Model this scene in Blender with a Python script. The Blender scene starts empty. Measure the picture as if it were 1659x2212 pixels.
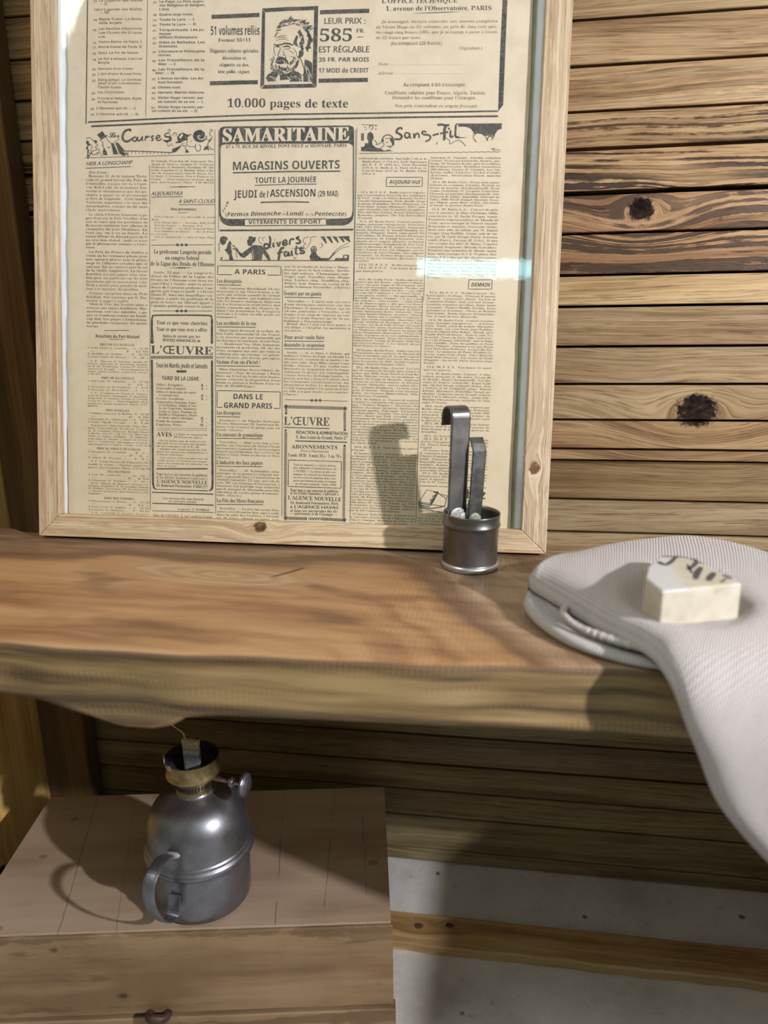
import bpy, bmesh, math, random
from math import sin, cos, pi, radians, sqrt, exp, atan2
from mathutils import Vector, Matrix
from mathutils.geometry import tessellate_polygon

random.seed(7)
sc = bpy.context.scene
col = sc.collection

# ------------------------------------------------------------------ camera
CAMZ = 0.7115
cam = bpy.data.cameras.new('camera')
cam_ob = bpy.data.objects.new('camera', cam)
col.objects.link(cam_ob)
right = Vector((0.98887, 0.14804, -0.01372))
down = Vector((0.02477, -0.25565, -0.96645))
fwd = Vector((-0.14658, 0.95535, -0.25646))
rot = Matrix((right, -down, -fwd)).transposed().to_4x4()
cam_ob.matrix_world = Matrix.Translation((0, 0, CAMZ)) @ rot
cam.sensor_fit = 'HORIZONTAL'
cam.sensor_width = 36.0
cam.lens = 1600.0 / 1659.0 * 36.0
cam.clip_start = 0.01
cam.dof.use_dof = True
cam.dof.focus_distance = 0.76
cam.dof.aperture_fstop = 4.6
sc.camera = cam_ob

# ------------------------------------------------------------------ light and exposure
sc.view_settings.view_transform = 'Standard'
sc.view_settings.look = 'None'
sc.view_settings.gamma = 1.0
sc.view_settings.use_curve_mapping = False
sc.view_settings.exposure = 0.0
w = bpy.data.worlds.new('room_light')
sc.world = w
w.use_nodes = True
bg = w.node_tree.nodes['Background']
# dim light from the room: brighter from above than from the floor
wt_ = w.node_tree
_c = wt_.nodes.new('ShaderNodeTexCoord')
_q = wt_.nodes.new('ShaderNodeSeparateXYZ')
wt_.links.new(_c.outputs['Generated'], _q.inputs[0])
_r = wt_.nodes.new('ShaderNodeValToRGB')
_m = wt_.nodes.new('ShaderNodeMapRange')
_m.inputs[1].default_value = -1.0
wt_.links.new(_q.outputs[2], _m.inputs[0])
wt_.links.new(_m.outputs[0], _r.inputs[0])
_e = _r.color_ramp.elements
_e[0].position = 0.42
_e[0].color = (0.070, 0.096, 0.060, 1)
_e[1].position = 0.74
_e[1].color = (0.97, 0.94, 0.74, 1)
wt_.links.new(_r.outputs[0], bg.inputs[0])
bg.inputs[1].default_value = 0.38

def area(name, loc, target, sx, sy, power, color, shape='RECTANGLE', roll=0.0):
    l = bpy.data.lights.new(name, 'AREA')
    l.shape = shape
    l.size = sx
    l.size_y = sy
    l.energy = power
    l.color = color
    o = bpy.data.objects.new(name, l)
    col.objects.link(o)
    o.location = loc
    q = (Vector(target) - Vector(loc)).to_track_quat('-Z', 'Y')
    o.rotation_euler = q.to_euler()
    return o

# the lamp that throws the hard shadows, to the right behind the camera
area('spot_lamp', (1.06, -0.12, 1.025), (-0.1, 0.66, 0.55), 0.045, 0.045, 26.0, (1.0, 0.975, 0.975), 'DISK')
# the tube whose reflection shows in the picture glass
area('tube_lamp', (0.44, -0.50, 1.262), (0.44, 0.73, 0.75), 0.86, 0.044, 1.15, (0.45, 0.93, 1.0))
# a pale lamp panel up on the left, its lower corner mirrored at the left edge of the glass
area('panel_lamp', (-1.012, -0.219, 1.986), (-0.1, 0.70, 0.55), 0.50, 0.40, 10.5, (0.92, 1.0, 0.94))

# ------------------------------------------------------------------ node helpers
class NT:
    def __init__(s, name):
        s.m = bpy.data.materials.new(name)
        s.m.use_nodes = True
        s.t = s.m.node_tree
        s.b = s.t.nodes['Principled BSDF']
        s.out = s.t.nodes['Material Output']
        s._co = None
    def n(s, t, **k):
        x = s.t.nodes.new(t)
        for a, v in k.items():
            setattr(x, a, v)
        return x
    def put(s, sock, v):
        if isinstance(v, bpy.types.NodeSocket):
            s.t.links.new(v, sock)
        elif isinstance(v, tuple) and len(v) == 3 and sock.type == 'RGBA':
            sock.default_value = v + (1,)
        else:
            sock.default_value = v
    def ma(s, op, *a, clamp=False):
        x = s.n('ShaderNodeMath', operation=op, use_clamp=clamp)
        for i, v in enumerate(a):
            s.put(x.inputs[i], v)
        return x.outputs[0]
    def add(s, *a):
        r = a[0]
        for v in a[1:]:
            r = s.ma('ADD', r, v)
        return r
    def mul(s, *a):
        r = a[0]
        for v in a[1:]:
            r = s.ma('MULTIPLY', r, v)
        return r
    def sub(s, a, b):
        return s.ma('SUBTRACT', a, b)
    def xyz(s):
        if s._co is None:
            c = s.n('ShaderNodeTexCoord')
            q = s.n('ShaderNodeSeparateXYZ')
            s.t.links.new(c.outputs['Object'], q.inputs[0])
            s._co = q.outputs
        return s._co
    def uv(s):
        c = s.n('ShaderNodeTexCoord')
        q = s.n('ShaderNodeSeparateXYZ')
        s.t.links.new(c.outputs['UV'], q.inputs[0])
        return q.outputs
    def vec(s, x, y, z):
        q = s.n('ShaderNodeCombineXYZ')
        for i, v in enumerate((x, y, z)):
            s.put(q.inputs[i], v)
        return q.outputs[0]
    def noise(s, v, scale=1.0, detail=2.0, rough=0.5, dist=0.0):
        x = s.n('ShaderNodeTexNoise')
        s.put(x.inputs['Vector'], v)
        x.inputs['Scale'].default_value = scale
        x.inputs['Detail'].default_value = detail
        x.inputs['Roughness'].default_value = rough
        x.inputs['Distortion'].default_value = dist
        return x.outputs['Fac']
    def ramp(s, f, stops):
        x = s.n('ShaderNodeValToRGB')
        e = x.color_ramp.elements
        while len(e) < len(stops):
            e.new(0.5)
        for i, (p, c) in enumerate(stops):
            e[i].position = p
            e[i].color = (tuple(c) + (1,)) if not isinstance(c, float) else (c, c, c, 1)
        s.put(x.inputs[0], f)
        return x.outputs[0]
    def ss(s, f, a, b, lo=0.0, hi=1.0):
        x = s.n('ShaderNodeMapRange', interpolation_type='SMOOTHSTEP')
        s.put(x.inputs[0], f)
        for i, v in enumerate((a, b, lo, hi)):
            s.put(x.inputs[i + 1], v)
        return x.outputs[0]
    def mix(s, f, a, b, mode='MIX'):
        x = s.n('ShaderNodeMix', data_type='RGBA', blend_type=mode)
        s.put(x.inputs['Factor'], f)
        s.put(x.inputs['A'], a)
        s.put(x.inputs['B'], b)
        return x.outputs['Result']
    def bump(s, h, strength=0.3, dist=0.001):
        x = s.n('ShaderNodeBump')
        x.inputs['Strength'].default_value = strength
        x.inputs['Distance'].default_value = dist
        s.put(x.inputs['Height'], h)
        s.t.links.new(x.outputs[0], s.b.inputs['Normal'])
    def island(s):
        return s.n('ShaderNodeNewGeometry').outputs['Random Per Island']
    def base(s, c, rough=0.5, metal=0.0, spec=None):
        s.put(s.b.inputs['Base Color'], c)
        s.put(s.b.inputs['Roughness'], rough)
        s.put(s.b.inputs['Metallic'], metal)
        if spec is not None:
            s.put(s.b.inputs['Specular IOR Level'], spec)
        return s.m

def wood(name, cols, along='X', cs=60.0, rough=0.5, knots=(), streak=0.0, tone=False,
         bump=0.35, isl=True, saw=0.0, spots=0.0, pores=0.0, across=None, knotcol=None, streakcol=(0.06, 0.035, 0.018), fibre=1.0, blotch=0.5, spec=0.35, warp=0.02):
    """procedural timber: grain runs along one axis; knots = (along, across, radius)"""
    t = NT(name)
    X = t.xyz()
    ia = 'XYZ'.index(along)
    oth = [i for i in range(3) if i != ia]
    if across is not None and oth[1] != across:
        oth = oth[::-1]
    a = X[ia]
    c = X[oth[1]]
    o = X[oth[0]]
    c0 = c
    kd = None
    for (ka, kc, kr) in knots:
        da = t.sub(a, ka)
        dc = t.sub(c0, kc)
        r = t.ma('SQRT', t.add(t.mul(da, da, 0.30), t.mul(dc, dc)))
        wgt = t.ma('EXPONENT', t.mul(t.mul(r, r), -0.22 / (kr * kr)))
        c = t.add(t.mul(c, t.sub(1.0, wgt)), t.mul(wgt, t.add(t.mul(r, 0.9), kc)))
        rr = t.ma('SQRT', t.add(t.mul(da, da, 0.72), t.mul(dc, dc)))
        nz = t.noise(t.vec(t.mul(a, 1.0), c0, o), 220.0, 3.0, 0.6)
        core = t.ss(t.add(rr, t.mul(t.sub(nz, 0.5), kr * 0.9)), kr * 0.75, kr * 1.08, 1.0, 0.0)
        kd = core if kd is None else t.ma('MAXIMUM', kd, core)
    if isl:
        ri = t.island()
        a = t.add(a, t.mul(ri, 9.0))
        o = t.add(o, t.mul(ri, 3.7))
    wv = t.noise(t.vec(t.mul(a, 3.0), t.mul(c, 9.0), t.mul(o, 9.0)), 1.0, 2.0, 0.5)
    cc = t.add(c, t.mul(t.sub(wv, 0.5), warp))
    rings = t.noise(t.vec(t.mul(a, 0.7), t.mul(cc, cs), t.mul(o, cs * 0.6)), 1.0, 3.0, 0.55)
    fine = t.noise(t.vec(t.mul(a, 9.0), t.mul(cc, cs * 7), t.mul(o, cs * 5)), 1.0, 2.0, 0.6)
    blot = t.noise(t.vec(t.mul(a, 5.0), t.mul(c, 14.0), t.mul(o, 10.0)), 1.0, 3.0, 0.6)
    f = t.add(t.mul(rings, 1.0), t.mul(t.sub(fine, 0.5), 0.55 * fibre), t.mul(t.sub(blot, 0.5), blotch))
    cl = t.ramp(f, [(0.30, cols[0]), (0.50, cols[1]), (0.68, cols[2])])
    hgt = t.add(t.mul(rings, 0.6), t.mul(fine, 0.5))
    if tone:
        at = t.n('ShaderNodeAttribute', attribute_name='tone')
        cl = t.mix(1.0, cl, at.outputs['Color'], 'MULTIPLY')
        st_amt = at.outputs['Alpha']
    else:
        st_amt = streak
    if tone or streak:
        r2 = t.noise(t.vec(t.mul(a, 1.3), t.mul(cc, cs * 2.0), t.mul(o, cs)), 1.0, 2.0, 0.5)
        ptc = t.noise(t.vec(t.mul(a, 34.0), t.mul(c, 120.0), t.mul(o, 60.0)), 1.0, 3.0, 0.65)
        lo = t.noise(t.vec(t.mul(a, 4.0), t.mul(c, 22.0), o), 1.0, 1.0, 0.5)
        sk = t.mul(t.ss(t.add(r2, t.mul(t.sub(ptc, 0.5), 0.34)), 0.48, 0.55), t.ss(lo, 0.28, 0.46))
        sk = t.mul(sk, st_amt)
        cl = t.mix(sk, cl, streakcol)
        hgt = t.sub(hgt, t.mul(sk, t.add(0.3, ptc)))
    if pores:
        pn = t.noise(t.vec(t.mul(a, 26.0), t.mul(cc, 620.0), t.mul(o, 420.0)), 1.0, 2.0, 0.6)
        pq = t.noise(t.vec(t.mul(a, 7.0), t.mul(cc, 70.0), t.mul(o, 50.0)), 1.0, 2.0, 0.5)
        pm = t.mul(t.ss(t.add(pn, t.mul(t.sub(pq, 0.5), 0.35)), 0.54, 0.66), pores)
        cl = t.mix(pm, cl, t.mix(1.0, cl, (0.42, 0.36, 0.30), 'MULTIPLY'))
        hgt = t.sub(hgt, t.mul(pm, 0.5))
    if spots:
        vo = t.n('ShaderNodeTexVoronoi')
        t.put(vo.inputs['Vector'], t.vec(t.mul(X[ia], 1.0), t.mul(c0, 1.6), t.mul(o, 1.6)))
        vo.inputs['Scale'].default_value = 17.0
        pk = t.n('ShaderNodeSeparateColor')
        t.t.links.new(vo.outputs['Color'], pk.inputs[0])
        sn_ = t.noise(t.vec(X[0], X[1], X[2]), 240.0, 3.0, 0.6)
        sd_ = t.add(vo.outputs['Distance'], t.mul(t.sub(sn_, 0.5), 0.10))
        sp_ = t.mul(t.ss(sd_, 0.05, 0.13, 1.0, 0.0), t.ss(pk.outputs[0], 0.50, 0.60), spots)
        cl = t.mix(sp_, cl, (0.035, 0.022, 0.013))
    if kd is not None:
        kn = t.noise(t.vec(t.mul(a, 120.0), t.mul(c0, 160.0), o), 1.0, 4.0, 0.7)
        kc_ = knotcol or ((0.008, 0.006, 0.006), (0.030, 0.019, 0.014), (0.13, 0.075, 0.035))
        cl = t.mix(kd, cl, t.ramp(kn, [(0.38, kc_[0]), (0.60, kc_[1]), (0.78, kc_[2])]))
        hgt = t.add(hgt, t.mul(kd, t.mul(kn, 0.35)))
    if saw:
        ge = t.n('ShaderNodeNewGeometry')
        q = t.n('ShaderNodeSeparateXYZ')
        t.t.links.new(ge.outputs['Normal'], q.inputs[0])
        side = t.ss(t.ma('ABSOLUTE', q.outputs[2]), 0.35, 0.7, 1.0, 0.0)
        tick = t.ma('SINE', t.add(t.mul(X[0], 1500.0), t.mul(t.noise(t.vec(X[0], X[1], X[2]), 30.0), 5.0)))
        pat = t.noise(t.vec(t.mul(X[0], 8.0), 0.0, t.mul(X[2], 60.0)), 1.0, 2.0)
        tk = t.mul(side, t.ss(tick, -0.6, 0.9), t.ss(pat, 0.42, 0.6))
        cl = t.mix(t.mul(tk, saw), cl, t.mix(1.0, cl, (0.45, 0.42, 0.38), 'MULTIPLY'))
    if kd is not None:
        t.base(cl, t.add(rough, t.mul(kd, 0.4)), 0.0, t.sub(spec, t.mul(kd, spec * 0.85)))
    else:
        t.base(cl, rough, 0.0, spec)
    t.bump(hgt, bump, 0.0012)
    return t.m

def metal(name, c1, c2, rough=0.35, metallic=0.85, scale=40.0, brush=0.0):
    t = NT(name)
    X = t.xyz()
    v = t.vec(*X)
    n1 = t.noise(v, scale, 4.0, 0.6)
    n2 = t.noise(v, scale * 6, 3.0, 0.6)
    t.base(t.mix(t.ss(t.add(n1, t.mul(t.sub(n2, 0.5), 0.3)), 0.35, 0.65), c1, c2), t.add(rough - 0.08, t.mul(n1, 0.2)), metallic)
    t.bump(t.add(n1, t.mul(n2, 0.3)), 0.06, 0.001)
    return t.m

def plain(name, c, rough=0.6, metallic=0.0, var=0.12, scale=60.0, bump=0.0):
    t = NT(name)
    v = t.vec(*t.xyz())
    nz = t.noise(v, scale, 3.0, 0.6)
    d = tuple(max(0.0, x * (1 - var)) for x in c)
    l = tuple(min(1.0, x * (1 + var)) for x in c)
    t.base(t.mix(t.ss(nz, 0.3, 0.7), d, l), rough, metallic)
    if bump:
        t.bump(nz, bump, 0.001)
    return t.m

# ------------------------------------------------------------------ mesh helpers
class MB:
    def __init__(s):
        s.v = []
        s.f = []
        s.col = []
        s.uv = None
    def quad_box(s, p8, c=None):
        b = len(s.v)
        s.v += [tuple(p) for p in p8]
        for f in ((0, 3, 2, 1), (4, 5, 6, 7), (0, 1, 5, 4), (1, 2, 6, 5), (2, 3, 7, 6), (3, 0, 4, 7)):
            s.f.append(tuple(b + i for i in f))
        s.col += [c] * 8
    def box(s, x0, x1, y0, y1, z0, z1, c=None):
        s.quad_box([(x0, y0, z0), (x1, y0, z0), (x1, y1, z0), (x0, y1, z0),
                    (x0, y0, z1), (x1, y0, z1), (x1, y1, z1), (x0, y1, z1)], c)
    def grid(s, rows, closed_u=False, closed_v=False, flip=False):
        b = len(s.v)
        nr, nc = len(rows), len(rows[0])
        for r in rows:
            s.v += [tuple(p) for p in r]
        s.col += [None] * (nr * nc)
        for i in range(nr if closed_u else nr - 1):
            for j in range(nc if closed_v else nc - 1):
                i2, j2 = (i + 1) % nr, (j + 1) % nc
                q = (b + i * nc + j, b + i * nc + j2, b + i2 * nc + j2, b + i2 * nc + j)
                s.f.append(q[::-1] if flip else q)
        return b
    def lathe(s, prof, seg=48, c=(0, 0, 0)):
        rows = []
        for (r, z) in prof:
            rows.append([(c[0] + r * cos(2 * pi * k / seg), c[1] + r * sin(2 * pi * k / seg), c[2] + z) for k in range(seg)])
        s.grid(rows, closed_v=True)
        return s
    def tube(s, pts, rad, seg=8, caps=True):
        pts = [Vector(p) for p in pts]
        rows = []
        up = None
        for i, p in enumerate(pts):
            d = (pts[min(i + 1, len(pts) - 1)] - pts[max(i - 1, 0)]).normalized()
            if up is None:
                up = Vector((0, 0, 1)) if abs(d.z) < 0.9 else Vector((1, 0, 0))
            sd = d.cross(up).normalized()
            up = sd.cross(d).normalized()
            r = rad[i] if isinstance(rad, (list, tuple)) else rad
            rows.append([p + sd * (r * cos(2 * pi * k / seg)) + up * (r * sin(2 * pi * k / seg)) for k in range(seg)])
        b = s.grid(rows, closed_v=True)
        if caps:
            s.f.append(tuple(b + k for k in range(seg))[::-1])
            s.f.append(tuple(b + (len(rows) - 1) * seg + k for k in range(seg)))
    def prism(s, poly, lo, hi):
        """poly of (x, y) extruded in z"""
        b = len(s.v)
        n = len(poly)
        s.v += [(x, y, lo) for x, y in poly] + [(x, y, hi) for x, y in poly]
        s.col += [None] * (2 * n)
        s.f.append(tuple(b + i for i in range(n))[::-1])
        s.f.append(tuple(b + n + i for i in range(n)))
        for i in range(n):
            j = (i + 1) % n
            s.f.append((b + i, b + j, b + n + j, b + n + i))
    def build(s, name, mat, parent=None, smooth=False, bevel=0.0, subsurf=0, seg=2, mats=None):
        me = bpy.data.meshes.new(name)
        me.from_pydata(s.v, [], s.f)
        me.update()
        bm = bmesh.new()
        bm.from_mesh(me)
        bmesh.ops.recalc_face_normals(bm, faces=bm.faces)
        bm.to_mesh(me)
        bm.free()
        if any(c is not None for c in s.col):
            ca = me.color_attributes.new('tone', 'FLOAT_COLOR', 'POINT')
            for i, c in enumerate(s.col):
                ca.data[i].color = c or (1, 1, 1, 0)
        if s.uv is not None:
            ul = me.uv_layers.new(name='UVMap')
            for lp in me.loops:
                ul.data[lp.index].uv = s.uv[lp.vertex_index]
        for m_ in (mats or [mat]):
            me.materials.append(m_)
        if smooth:
            for p in me.polygons:
                p.use_smooth = True
        o = bpy.data.objects.new(name, me)
        col.objects.link(o)
        if parent:
            o.parent = parent
        if bevel:
            md = o.modifiers.new('bevel', 'BEVEL')
            md.width = bevel
            md.segments = seg
            md.limit_method = 'ANGLE'
        if subsurf:
            md = o.modifiers.new('subsurf', 'SUBSURF')
            md.levels = md.render_levels = subsurf
        return o

def empty(name, label, cat, loc=(0, 0, 0), rz=0.0, mat=None):
    o = bpy.data.objects.new(name, None)
    col.objects.link(o)
    if mat is not None:
        o.matrix_world = mat
    else:
        o.location = loc
        o.rotation_euler = (0, 0, rz)
    o['label'] = label
    o['category'] = cat
    return o

def tag(o, label, cat):
    o['label'] = label
    o['category'] = cat
    return o

def lerp_tab(tab, x):
    if x <= tab[0][0]:
        return tab[0][1]
    for (x0, y0), (x1, y1) in zip(tab, tab[1:]):
        if x <= x1:
            return y0 + (y1 - y0) * (x - x0) / (x1 - x0)
    return tab[-1][1]

def crom(pts, n, dim=None):
    """points resampled along a Catmull-Rom curve (by index)"""
    P = [Vector(p) for p in pts]
    out = []
    m = len(P) - 1
    for k in range(n):
        u = k / (n - 1) * m
        i = min(int(u), m - 1)
        t = u - i
        p0, p1, p2, p3 = P[max(i - 1, 0)], P[i], P[i + 1], P[min(i + 2, m)]
        out.append(0.5 * ((2 * p1) + (p2 - p0) * t + (2 * p0 - 5 * p1 + 4 * p2 - p3) * t * t + (3 * p1 - p0 - 3 * p2 + p3) * t ** 3))
    return out

# ------------------------------------------------------------------ materials
M_wall = wood('weathered_boards', ((0.225, 0.138, 0.072), (0.345, 0.232, 0.128), (0.440, 0.322, 0.195)), 'X', 85.0, 0.42, blotch=0.8, warp=0.03, fibre=1.25,
              knots=((0.141, 0.8125, 0.0125), (0.2134, 0.6080, 0.0195)), tone=True, bump=0.5, spec=0.28, streakcol=(0.055, 0.031, 0.019), pores=0.6)
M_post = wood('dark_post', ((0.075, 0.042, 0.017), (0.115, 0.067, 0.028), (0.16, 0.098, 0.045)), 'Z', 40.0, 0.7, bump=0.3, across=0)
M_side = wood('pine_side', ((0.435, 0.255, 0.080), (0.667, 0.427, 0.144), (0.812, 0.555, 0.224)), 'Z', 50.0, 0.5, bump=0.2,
              knots=((0.045, 0.70, 0.008),))
M_batten = wood('pine_batten', ((0.26, 0.150, 0.062), (0.38, 0.245, 0.110), (0.46, 0.325, 0.165)), 'X', 34.0, 0.55, bump=0.25,
                knots=((-0.0756, 0.7190, 0.0050), (-0.0393, 0.7245, 0.0045)), across=1, knotcol=((0.04, 0.022, 0.012), (0.09, 0.05, 0.025), (0.24, 0.14, 0.06)), streak=0.3)
M_oak = wood('oak_frame_upright', ((0.389, 0.270, 0.172), (0.562, 0.438, 0.310), (0.670, 0.552, 0.421)), 'Z', 130.0, 0.5, bump=0.25,
             knots=((0.082, 0.4865, 0.0055),), across=0, knotcol=((0.10, 0.055, 0.03), (0.22, 0.13, 0.07), (0.42, 0.28, 0.16)), isl=False, streak=0.55, streakcol=(0.29, 0.175, 0.095), blotch=0.5, warp=0.010, fibre=1.2, pores=0.42)
M_oakx = wood('oak_frame_level', ((0.389, 0.257, 0.145), (0.583, 0.445, 0.297), (0.691, 0.556, 0.403)), 'X', 130.0, 0.5, bump=0.25,
              knots=((0.2235, 0.0165, 0.0058),), knotcol=((0.08, 0.045, 0.025), (0.20, 0.115, 0.06), (0.46, 0.32, 0.18)), isl=False, streak=0.55, streakcol=(0.29, 0.175, 0.09), blotch=0.5, warp=0.014, fibre=1.2, pores=0.42)
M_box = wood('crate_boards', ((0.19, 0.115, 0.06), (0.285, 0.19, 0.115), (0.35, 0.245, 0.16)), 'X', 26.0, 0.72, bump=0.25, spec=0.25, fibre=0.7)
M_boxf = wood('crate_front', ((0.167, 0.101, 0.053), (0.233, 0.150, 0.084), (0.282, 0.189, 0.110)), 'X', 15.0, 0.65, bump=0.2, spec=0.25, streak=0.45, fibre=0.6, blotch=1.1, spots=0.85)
M_rust = metal('rusted_iron', (0.05, 0.03, 0.022), (0.10, 0.06, 0.045), 0.55, 0.6, 120.0)
M_pewter = metal('pewter', (0.185, 0.185, 0.215), (0.235, 0.235, 0.27), 0.36, 0.9, 45.0)
M_tin = metal('dull_tin', (0.155, 0.153, 0.153), (0.215, 0.212, 0.212), 0.33, 0.9, 30.0)
M_tinb = metal('bright_tin', (0.42, 0.42, 0.43), (0.52, 0.52, 0.53), 0.32, 0.9, 60.0)
M_zinc = metal('dull_zinc', (0.30, 0.30, 0.33), (0.42, 0.42, 0.45), 0.5, 0.4, 90.0)
M_tind = metal('dark_tin', (0.085, 0.085, 0.08), (0.14, 0.14, 0.135), 0.42, 0.85, 90.0)
M_brass = metal('aged_brass', (0.18, 0.13, 0.058), (0.33, 0.255, 0.13), 0.36, 0.9, 70.0)
M_soot = plain('soot', (0.012, 0.012, 0.014), 0.6)
M_copper = metal('copper_shaft', (0.26, 0.15, 0.12), (0.34, 0.21, 0.17), 0.45, 0.8, 90.0)
M_wick = plain('wick_cotton', (0.36, 0.30, 0.20), 0.95, 0, 0.45, 700.0, 0.6)
M_thread = plain('thread', (0.55, 0.45, 0.26), 0.9)
M_solder = plain('solder_lump', (0.33, 0.33, 0.32), 0.5, 0.3, 0.25, 300.0, 0.5)
M_solderg = plain('greenish_solder', (0.22, 0.24, 0.19), 0.55, 0.3, 0.25, 300.0, 0.5)
M_white = plain('white_card', (0.88, 0.89, 0.95), 0.6, 0, 0.04)
M_olive = plain('olive_card', (0.34, 0.30, 0.19), 0.7, 0, 0.15)
M_gap = plain('wall_backing', (0.02, 0.015, 0.01), 0.9)
M_soap = None

def concrete(name):
    t = NT(name)
    X = t.xyz()
    v = t.vec(*X)
    n1 = t.noise(v, 9.0, 4.0, 0.6)
    n2 = t.noise(v, 120.0, 3.0, 0.6)
    c = t.ramp(t.add(n1, t.mul(t.sub(n2, 0.5), 0.25)), [(0.3, (0.36, 0.35, 0.35)), (0.5, (0.47, 0.46, 0.46)), (0.7, (0.54, 0.53, 0.54))])
    vo = t.n('ShaderNodeTexVoronoi')
    t.put(vo.inputs['Vector'], t.vec(t.add(X[0], t.mul(n2, 0.004)), X[1], X[2]))
    vo.inputs['Scale'].default_value = 21.0
    vo2 = t.n('ShaderNodeTexVoronoi')
    t.put(vo2.inputs['Vector'], v)
    vo2.inputs['Scale'].default_value = 38.0
    pick = t.n('ShaderNodeSeparateColor')
    t.t.links.new(vo.outputs['Color'], pick.inputs[0])
    spot = t.mul(t.ss(vo.outputs['Distance'], 0.055, 0.10, 1.0, 0.0), t.ss(pick.outputs[0], 0.45, 0.5))
    stain = t.mul(t.ss(t.noise(v, 34.0, 3.0, 0.6), 0.62, 0.74), 0.45)
    c = t.mix(stain, c, (0.17, 0.14, 0.11))
    c = t.mix(t.mul(spot, 0.85), c, (0.05, 0.04, 0.035))
    fl = t.mul(t.ss(vo2.outputs['Distance'], 0.03, 0.07, 1.0, 0.0), 0.5)
    c = t.mix(fl, c, (0.66, 0.65, 0.63))
    t.base(c, 0.75)
    t.bump(t.add(n2, t.mul(spot, -1.0)), 0.35, 0.0015)
    return t.m
M_floor = concrete('worn_concrete')

# ------------------------------------------------------------------ the room
fb = MB()
fb.v = [(-1.2, -1.6, 0), (1.6, -1.6, 0), (1.6, 0.90, 0), (-1.2, 0.90, 0), (-1.2, -1.6, -0.05), (1.6, -1.6, -0.05), (1.6, 0.90, -0.05), (-1.2, 0.90, -0.05)]
fb.f = [(0, 1, 2, 3), (7, 6, 5, 4), (0, 4, 5, 1), (1, 5, 6, 2), (2, 6, 7, 3), (3, 7, 4, 0)]
fb.col = [None] * 8
floor = fb.build('floor', M_floor)
floor['kind'] = 'structure'

# gaps between the boards of the back wall, heights above the floor
gaps = [1.5245, 1.4835, 1.4425, 1.4015, 1.3605, 1.3195, 1.278, 1.236, 1.195, 1.153, 1.111, 1.069, 1.028,
        0.9868, 0.9467, 0.9058, 0.8718, 0.8301, 0.7908, 0.7495, 0.7177, 0.6759, 0.6359, 0.5968, 0.5643, 0.5496,
        0.5064, 0.4678, 0.428, 0.389, 0.350, 0.3115, 0.272, 0.232, 0.1922, 0.1498, 0.111, 0.0713, 0.0211, 0.0005]
# colour of each board (multiplies the timber) and how strongly its late wood shows
tones = {13: (1.05, 1.0, 0.95, 0.15), 14: (1.12, 1.06, 1.0, 0.30), 15: (1.06, 1.0, 0.93, 0.95), 16: (1.05, 0.95, 0.85, 1.0),
         17: (0.88, 0.74, 0.68, 0.9), 18: (1.0, 0.84, 0.76, 0.95), 19: (1.15, 1.12, 1.0, 0.1), 20: (0.78, 0.74, 0.68, 0.15),
         21: (0.85, 0.82, 0.78, 0.2), 22: (0.92, 0.92, 0.88, 0.1), 23: (0.86, 0.78, 0.70, 0.1), 24: (0.88, 0.80, 0.72, 0.05),
         25: (0.60, 0.56, 0.48, 0.1), 26: (0.78, 0.80, 0.82, 0.1), 27: (0.85, 0.85, 0.82, 0.1), 28: (0.92, 0.90, 0.84, 0.15)}
wb = MB()
rw = random.Random(3)
for i in range(len(gaps) - 1):
    hi, lo = gaps[i], gaps[i + 1]
    g = 0.0013 if i not in (16,) else 0.0022
    t_ = tones.get(i)
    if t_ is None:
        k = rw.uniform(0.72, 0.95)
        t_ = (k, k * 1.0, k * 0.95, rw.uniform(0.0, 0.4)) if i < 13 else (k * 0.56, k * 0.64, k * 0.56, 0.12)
    y0 = 0.84 + rw.uniform(-0.0008, 0.0008) + 0.0
    if i == 24:
        y0 = 0.849
    top = hi - (g if i != 17 else 0.0026)
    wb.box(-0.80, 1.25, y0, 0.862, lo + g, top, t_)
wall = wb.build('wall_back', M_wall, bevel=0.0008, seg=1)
wall['kind'] = 'structure'
bb = MB()
bb.box(-0.80, 1.25, 0.8625, 0.88, 0.0, 1.53)
bk = bb.build('boarding_membrane', M_gap, parent=wall)

sb = MB()
sb.box(-0.625, -0.5972, 0.47, 0.84, 0.0, 1.5245)
side = sb.build('wall_left', M_side, bevel=0.001, seg=1)
side['kind'] = 'structure'
rb = MB()  # unseen low panel, added to shade floor and wall foot; also props the shelf
rb.box(0.400, 0.424, 0.300, 0.8385, 0.0, 0.4262)
rs = rb.build('added_shade_panel', M_side, bevel=0.001, seg=1)
rs['kind'] = 'structure'
pb = MB()
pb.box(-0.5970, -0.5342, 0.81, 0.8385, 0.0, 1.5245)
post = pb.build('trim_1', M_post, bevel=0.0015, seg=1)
post['kind'] = 'structure'

b_ = MB()
n_ = 60
rows = []
for k in range(n_ + 1):
    x = -0.16 + 1.2 * k / n_
    j = 0.0007 * sin(k * 2.1) + 0.0006 * sin(k * 0.7)
    rows.append([(x, 0.693 + j, 0.0), (x, 0.6925 + j, 0.0095 + 0.3 * j), (x, 0.6945 + j, 0.0118), (x, 0.737 - j * 0.5, 0.0122), (x, 0.7395 - j * 0.5, 0.0105), (x, 0.7395, 0.0)])
b0 = b_.grid(rows, closed_v=True)
b_.f.append(tuple(b0 + k for k in range(6)))
b_.f.append(tuple(b0 + n_ * 6 + k for k in range(6))[::-1])
tag(b_.build('wooden_batten', M_batten), 'long yellow pine batten lying on the concrete floor along the foot of the back wall', 'batten')

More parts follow.
